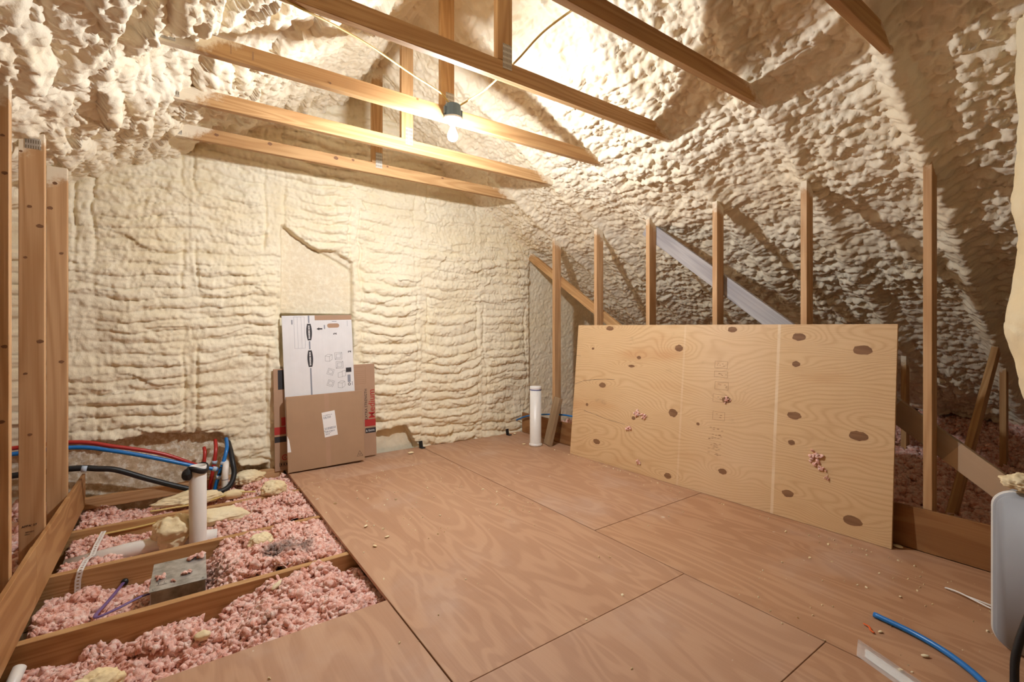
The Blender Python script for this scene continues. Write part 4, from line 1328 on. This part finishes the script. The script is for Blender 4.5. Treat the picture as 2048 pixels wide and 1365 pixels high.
# ------------------------------------------------------------------ right foreground
# lumpy foam-coated post at the picture edge
ang, zz_ = np.linspace(0, 2 * math.pi, 90), np.linspace(0.0, 2.52, 300)
A_, Zp = np.meshgrid(ang, zz_, indexing='ij')
per = lambda f, s: f(np.cos(A_) * 1.0 * s + 5, Zp * s * 1.6 + np.sin(A_) * s)
rad = 0.115 + 0.055 * sstep(0.70, 1.0, Zp) + 0.035 * np.exp(-((Zp - 1.22) / 0.14) ** 2) + 0.020 * np.exp(-((Zp - 1.70) / 0.09) ** 2)
rad = rad + 0.018 * fbm(np.cos(A_) * 2 + 5, Zp * 5 + np.sin(A_) * 2, 81) + 0.014 * blob(np.cos(A_) * 1.2 + 3 + np.sin(A_), Zp / 0.16, 82) + 0.004 * blob(A_ * 4.5, Zp / 0.035, 83)
Pp = np.stack([2.86 + rad * np.cos(A_), 0.185 + rad * np.sin(A_), Zp], -1)
o = link('foamed_post', grid_mesh('foamed_post', Pp), M['foam_bit'])
tag(o, 'post buried in lumpy yellowish foam at the right edge of the photo', 'foamed post')

# moulded grey case
def rrect(w, h, r, n=8):
    pts = []
    for cx, cy, a0 in ((w / 2 - r, h / 2 - r, 0), (-w / 2 + r, h / 2 - r, 90), (-w / 2 + r, -h / 2 + r, 180), (w / 2 - r, -h / 2 + r, 270)):
        for i in range(n + 1):
            a = math.radians(a0 + 90 * i / n)
            pts.append((cx + r * math.cos(a), cy + r * math.sin(a)))
    return pts


def slab(name, w, h, r, depth, mat, parent, mw, bev=0.006):
    bm = bmesh.new()
    pts = rrect(w, h, r)
    f = bm.faces.new([bm.verts.new((0, x, y)) for x, y in pts])
    ex = bmesh.ops.extrude_face_region(bm, geom=[f])
    for v in ex['geom']:
        if isinstance(v, bmesh.types.BMVert): v.co.x += depth
    bmesh.ops.recalc_face_normals(bm, faces=bm.faces)
    sharp = [e for e in bm.edges if e.calc_face_angle(0) > 1.0]
    bmesh.ops.bevel(bm, geom=sharp, offset=bev, segments=3, affect='EDGES')
    me = bm_mesh(name, bm, True)
    o = link(name, me, mat, parent, mw)
    return o


CX, CY = 2.475, 0.135
case = tag(empty('plastic_case', (CX, CY, 0.0)), 'pale grey moulded plastic case with rounded corners standing at the right edge', 'case')
WORLD[case.name] = Matrix.Translation((CX, CY, 0.0))
cm = Matrix.Translation((CX, CY, 0.298)) @ Matrix.Rotation(math.radians(-6), 4, 'Z')
slab('shell', 0.520, 0.585, 0.065, 0.205, M['casegrey'], case, cm @ Matrix.Translation((0.0, 0, 0)), 0.012)
slab('rim', 0.536, 0.592, 0.068, 0.022, M['caserim'], case, cm @ Matrix.Translation((0.018, 0, 0)), 0.005)
foam_lump('foam_offcut', (2.53, 0.315, 0.592), (0.055, 0.05, 0.028), 31, 'yellowish foam blob stuck on top of the grey case', 5)
pipe_thing('black_pole', 'black bent tube leaning in front of the grey case at the corner', [(2.255, 0.300, 0.012), (2.262, 0.302, 0.030), (2.285, 0.300, 0.12), (2.330, 0.268, 0.27), (2.40, 0.21, 0.50), (2.43, 0.19, 0.60)], 0.0115, 'black', 'tube')
pipe_thing('blue_pipe_offcut', 'bright blue pipe offcut lying on the near floor', [(2.352, 0.715, 0.012), (2.331, 0.577, 0.012), (2.285, 0.466, 0.012), (2.203, 0.368, 0.012), (2.08, 0.29, 0.012)], 0.0105, 'blue', 'pipe offcut')
# clear packet
root = tag(empty('clear_packet', (2.05, 0.56, 0.0)), 'clear plastic sleeve lying on the floor beside the blue offcut', 'packaging')
WORLD[root.name] = Matrix.Translation((2.05, 0.56, 0.0))
a0, a1 = np.array([2.138, 0.700]), np.array([2.024, 0.668])
dirp = np.array([-0.10, -0.245]) / np.linalg.norm([0.10, 0.245])
pk = []
nu, nv = 40, 14
for i in range(nu):
    for j in range(nv):
        p = a1 + (a0 - a1) * j / (nv - 1) + dirp * 0.42 * i / (nu - 1)
        e_ = math.sin(math.pi * j / (nv - 1))
        z = 0.002 + 0.010 * e_ + 0.004 * float(fbm(np.array(i * .35), np.array(j * .5), 84)) * e_
        pk.append((p[0], p[1], z))
Fk = [(i * nv + j, (i + 1) * nv + j, (i + 1) * nv + j + 1, i * nv + j + 1) for i in range(nu - 1) for j in range(nv - 1)]
link('sleeve', mesh('sleeve', pk, Fk, True), M['film'], root)
ins = []
for i in range(2):
    for j in range(2):
        p = a1 + (a0 - a1) * (0.22 + 0.5 * j) + dirp * (0.03 + 0.36 * i)
        ins.append((p[0], p[1], 0.0035))
link('insert', mesh('insert', ins, [(0, 2, 3, 1)]), M['whiteplastic'], root)
# small tool / zip tie
o = link('zip_tie', tube_me('zip_tie', [(2.84, 0.44, 0.008), (2.845, 0.50, 0.010), (2.870, 0.60, 0.006), (2.850, 0.55, 0.014), (2.815, 0.47, 0.012), (2.80, 0.42, 0.010)], 0.0035, 8), M['whiteplastic'])
tag(o, 'folded white plastic tie on the floor in front of the grey case', 'cable tie')
o = link('orange_chip', tube_me('orange_chip', [(2.262, 0.722, 0.004), (2.250, 0.700, 0.007), (2.236, 0.690, 0.004), (2.224, 0.676, 0.005)], 0.0042, 7, flat=0.5), M['orange'])
tag(o, 'tiny orange plastic chip on the floor near the blue offcut', 'plastic chip')

# crumbs of foam over the floor: bigger ones are things, the rest cannot be counted
big = [((1.83, 4.19), .035, 'white foam flake on the floor in front of the cartons'), ((3.10, 4.27), .03, 'white foam flake by the farther black bracket'), ((2.905, 3.84), .022, 'white foam flake left of the capped pipe'),
       ((0.939, 2.81), .018, 'foam crumb on the floor near the joist opening'), ((0.895, 2.53), .016, 'pale foam crumb near the floor edge'), ((0.99, 2.60), .018, 'foam crumb right of the floor edge, mid sheet'),
       ((3.20, 0.865), .026, 'cream foam chip at the foot of the leaning panel'), ((2.255, 0.665), .012, 'pinkish crumb beside the orange chip'), ((2.36, 0.62), .012, 'pinkish crumb touching the blue offcut'), ((2.22, 0.52), .016, 'pale crumb between the clear sleeve and the blue offcut'), ((2.62, 0.70), .010, 'small round crumb on the floor left of the white tie')]
for i, ((x, y), s_, lbl) in enumerate(big):
    foam_lump('foam_crumb', (x, y, 0.0008), (s_ * .8, s_ * .5, s_ * .26), 400 + i, lbl, 2, i * 1.3, 'foam crumbs on the plywood floor', 'foam crumb')
rg = np.random.default_rng(77)
pts, szs = [], []
for _ in range(420):
    t_ = rg.random()
    if t_ < .35: x, y = rg.uniform(.8, 2.0), 2.4 + 1.6 * rg.random()
    elif t_ < .55: x, y = 3.02 + rg.normal(0, .06) + .04 * rg.random(), rg.uniform(.9, 3.6)
    elif t_ < .75: x, y = rg.uniform(2.0, 3.2), rg.uniform(.3, 1.2)
    else: x, y = rg.uniform(-.3, 3.2), rg.uniform(.5, 4.3)
    if y > 2.0 and x < .8: continue
    if x > 3.02 + (1.0 - y) * .04: x = 3.02
    s_ = abs(rg.normal(0, .0028)) + .0014
    pts.append((x, y, 0.0012)); szs.append(s_)
V, F = scatter_mesh('crumbs', np.array(pts), np.array(szs), BANK1, IF1, 88)
o = link('foam_dust', np_mesh('foam_dust', V, F, False), M['foam_bit'])
tag(o, 'fine foam crumbs and dust scattered over the plywood floor', 'foam crumb', None, 'stuff')
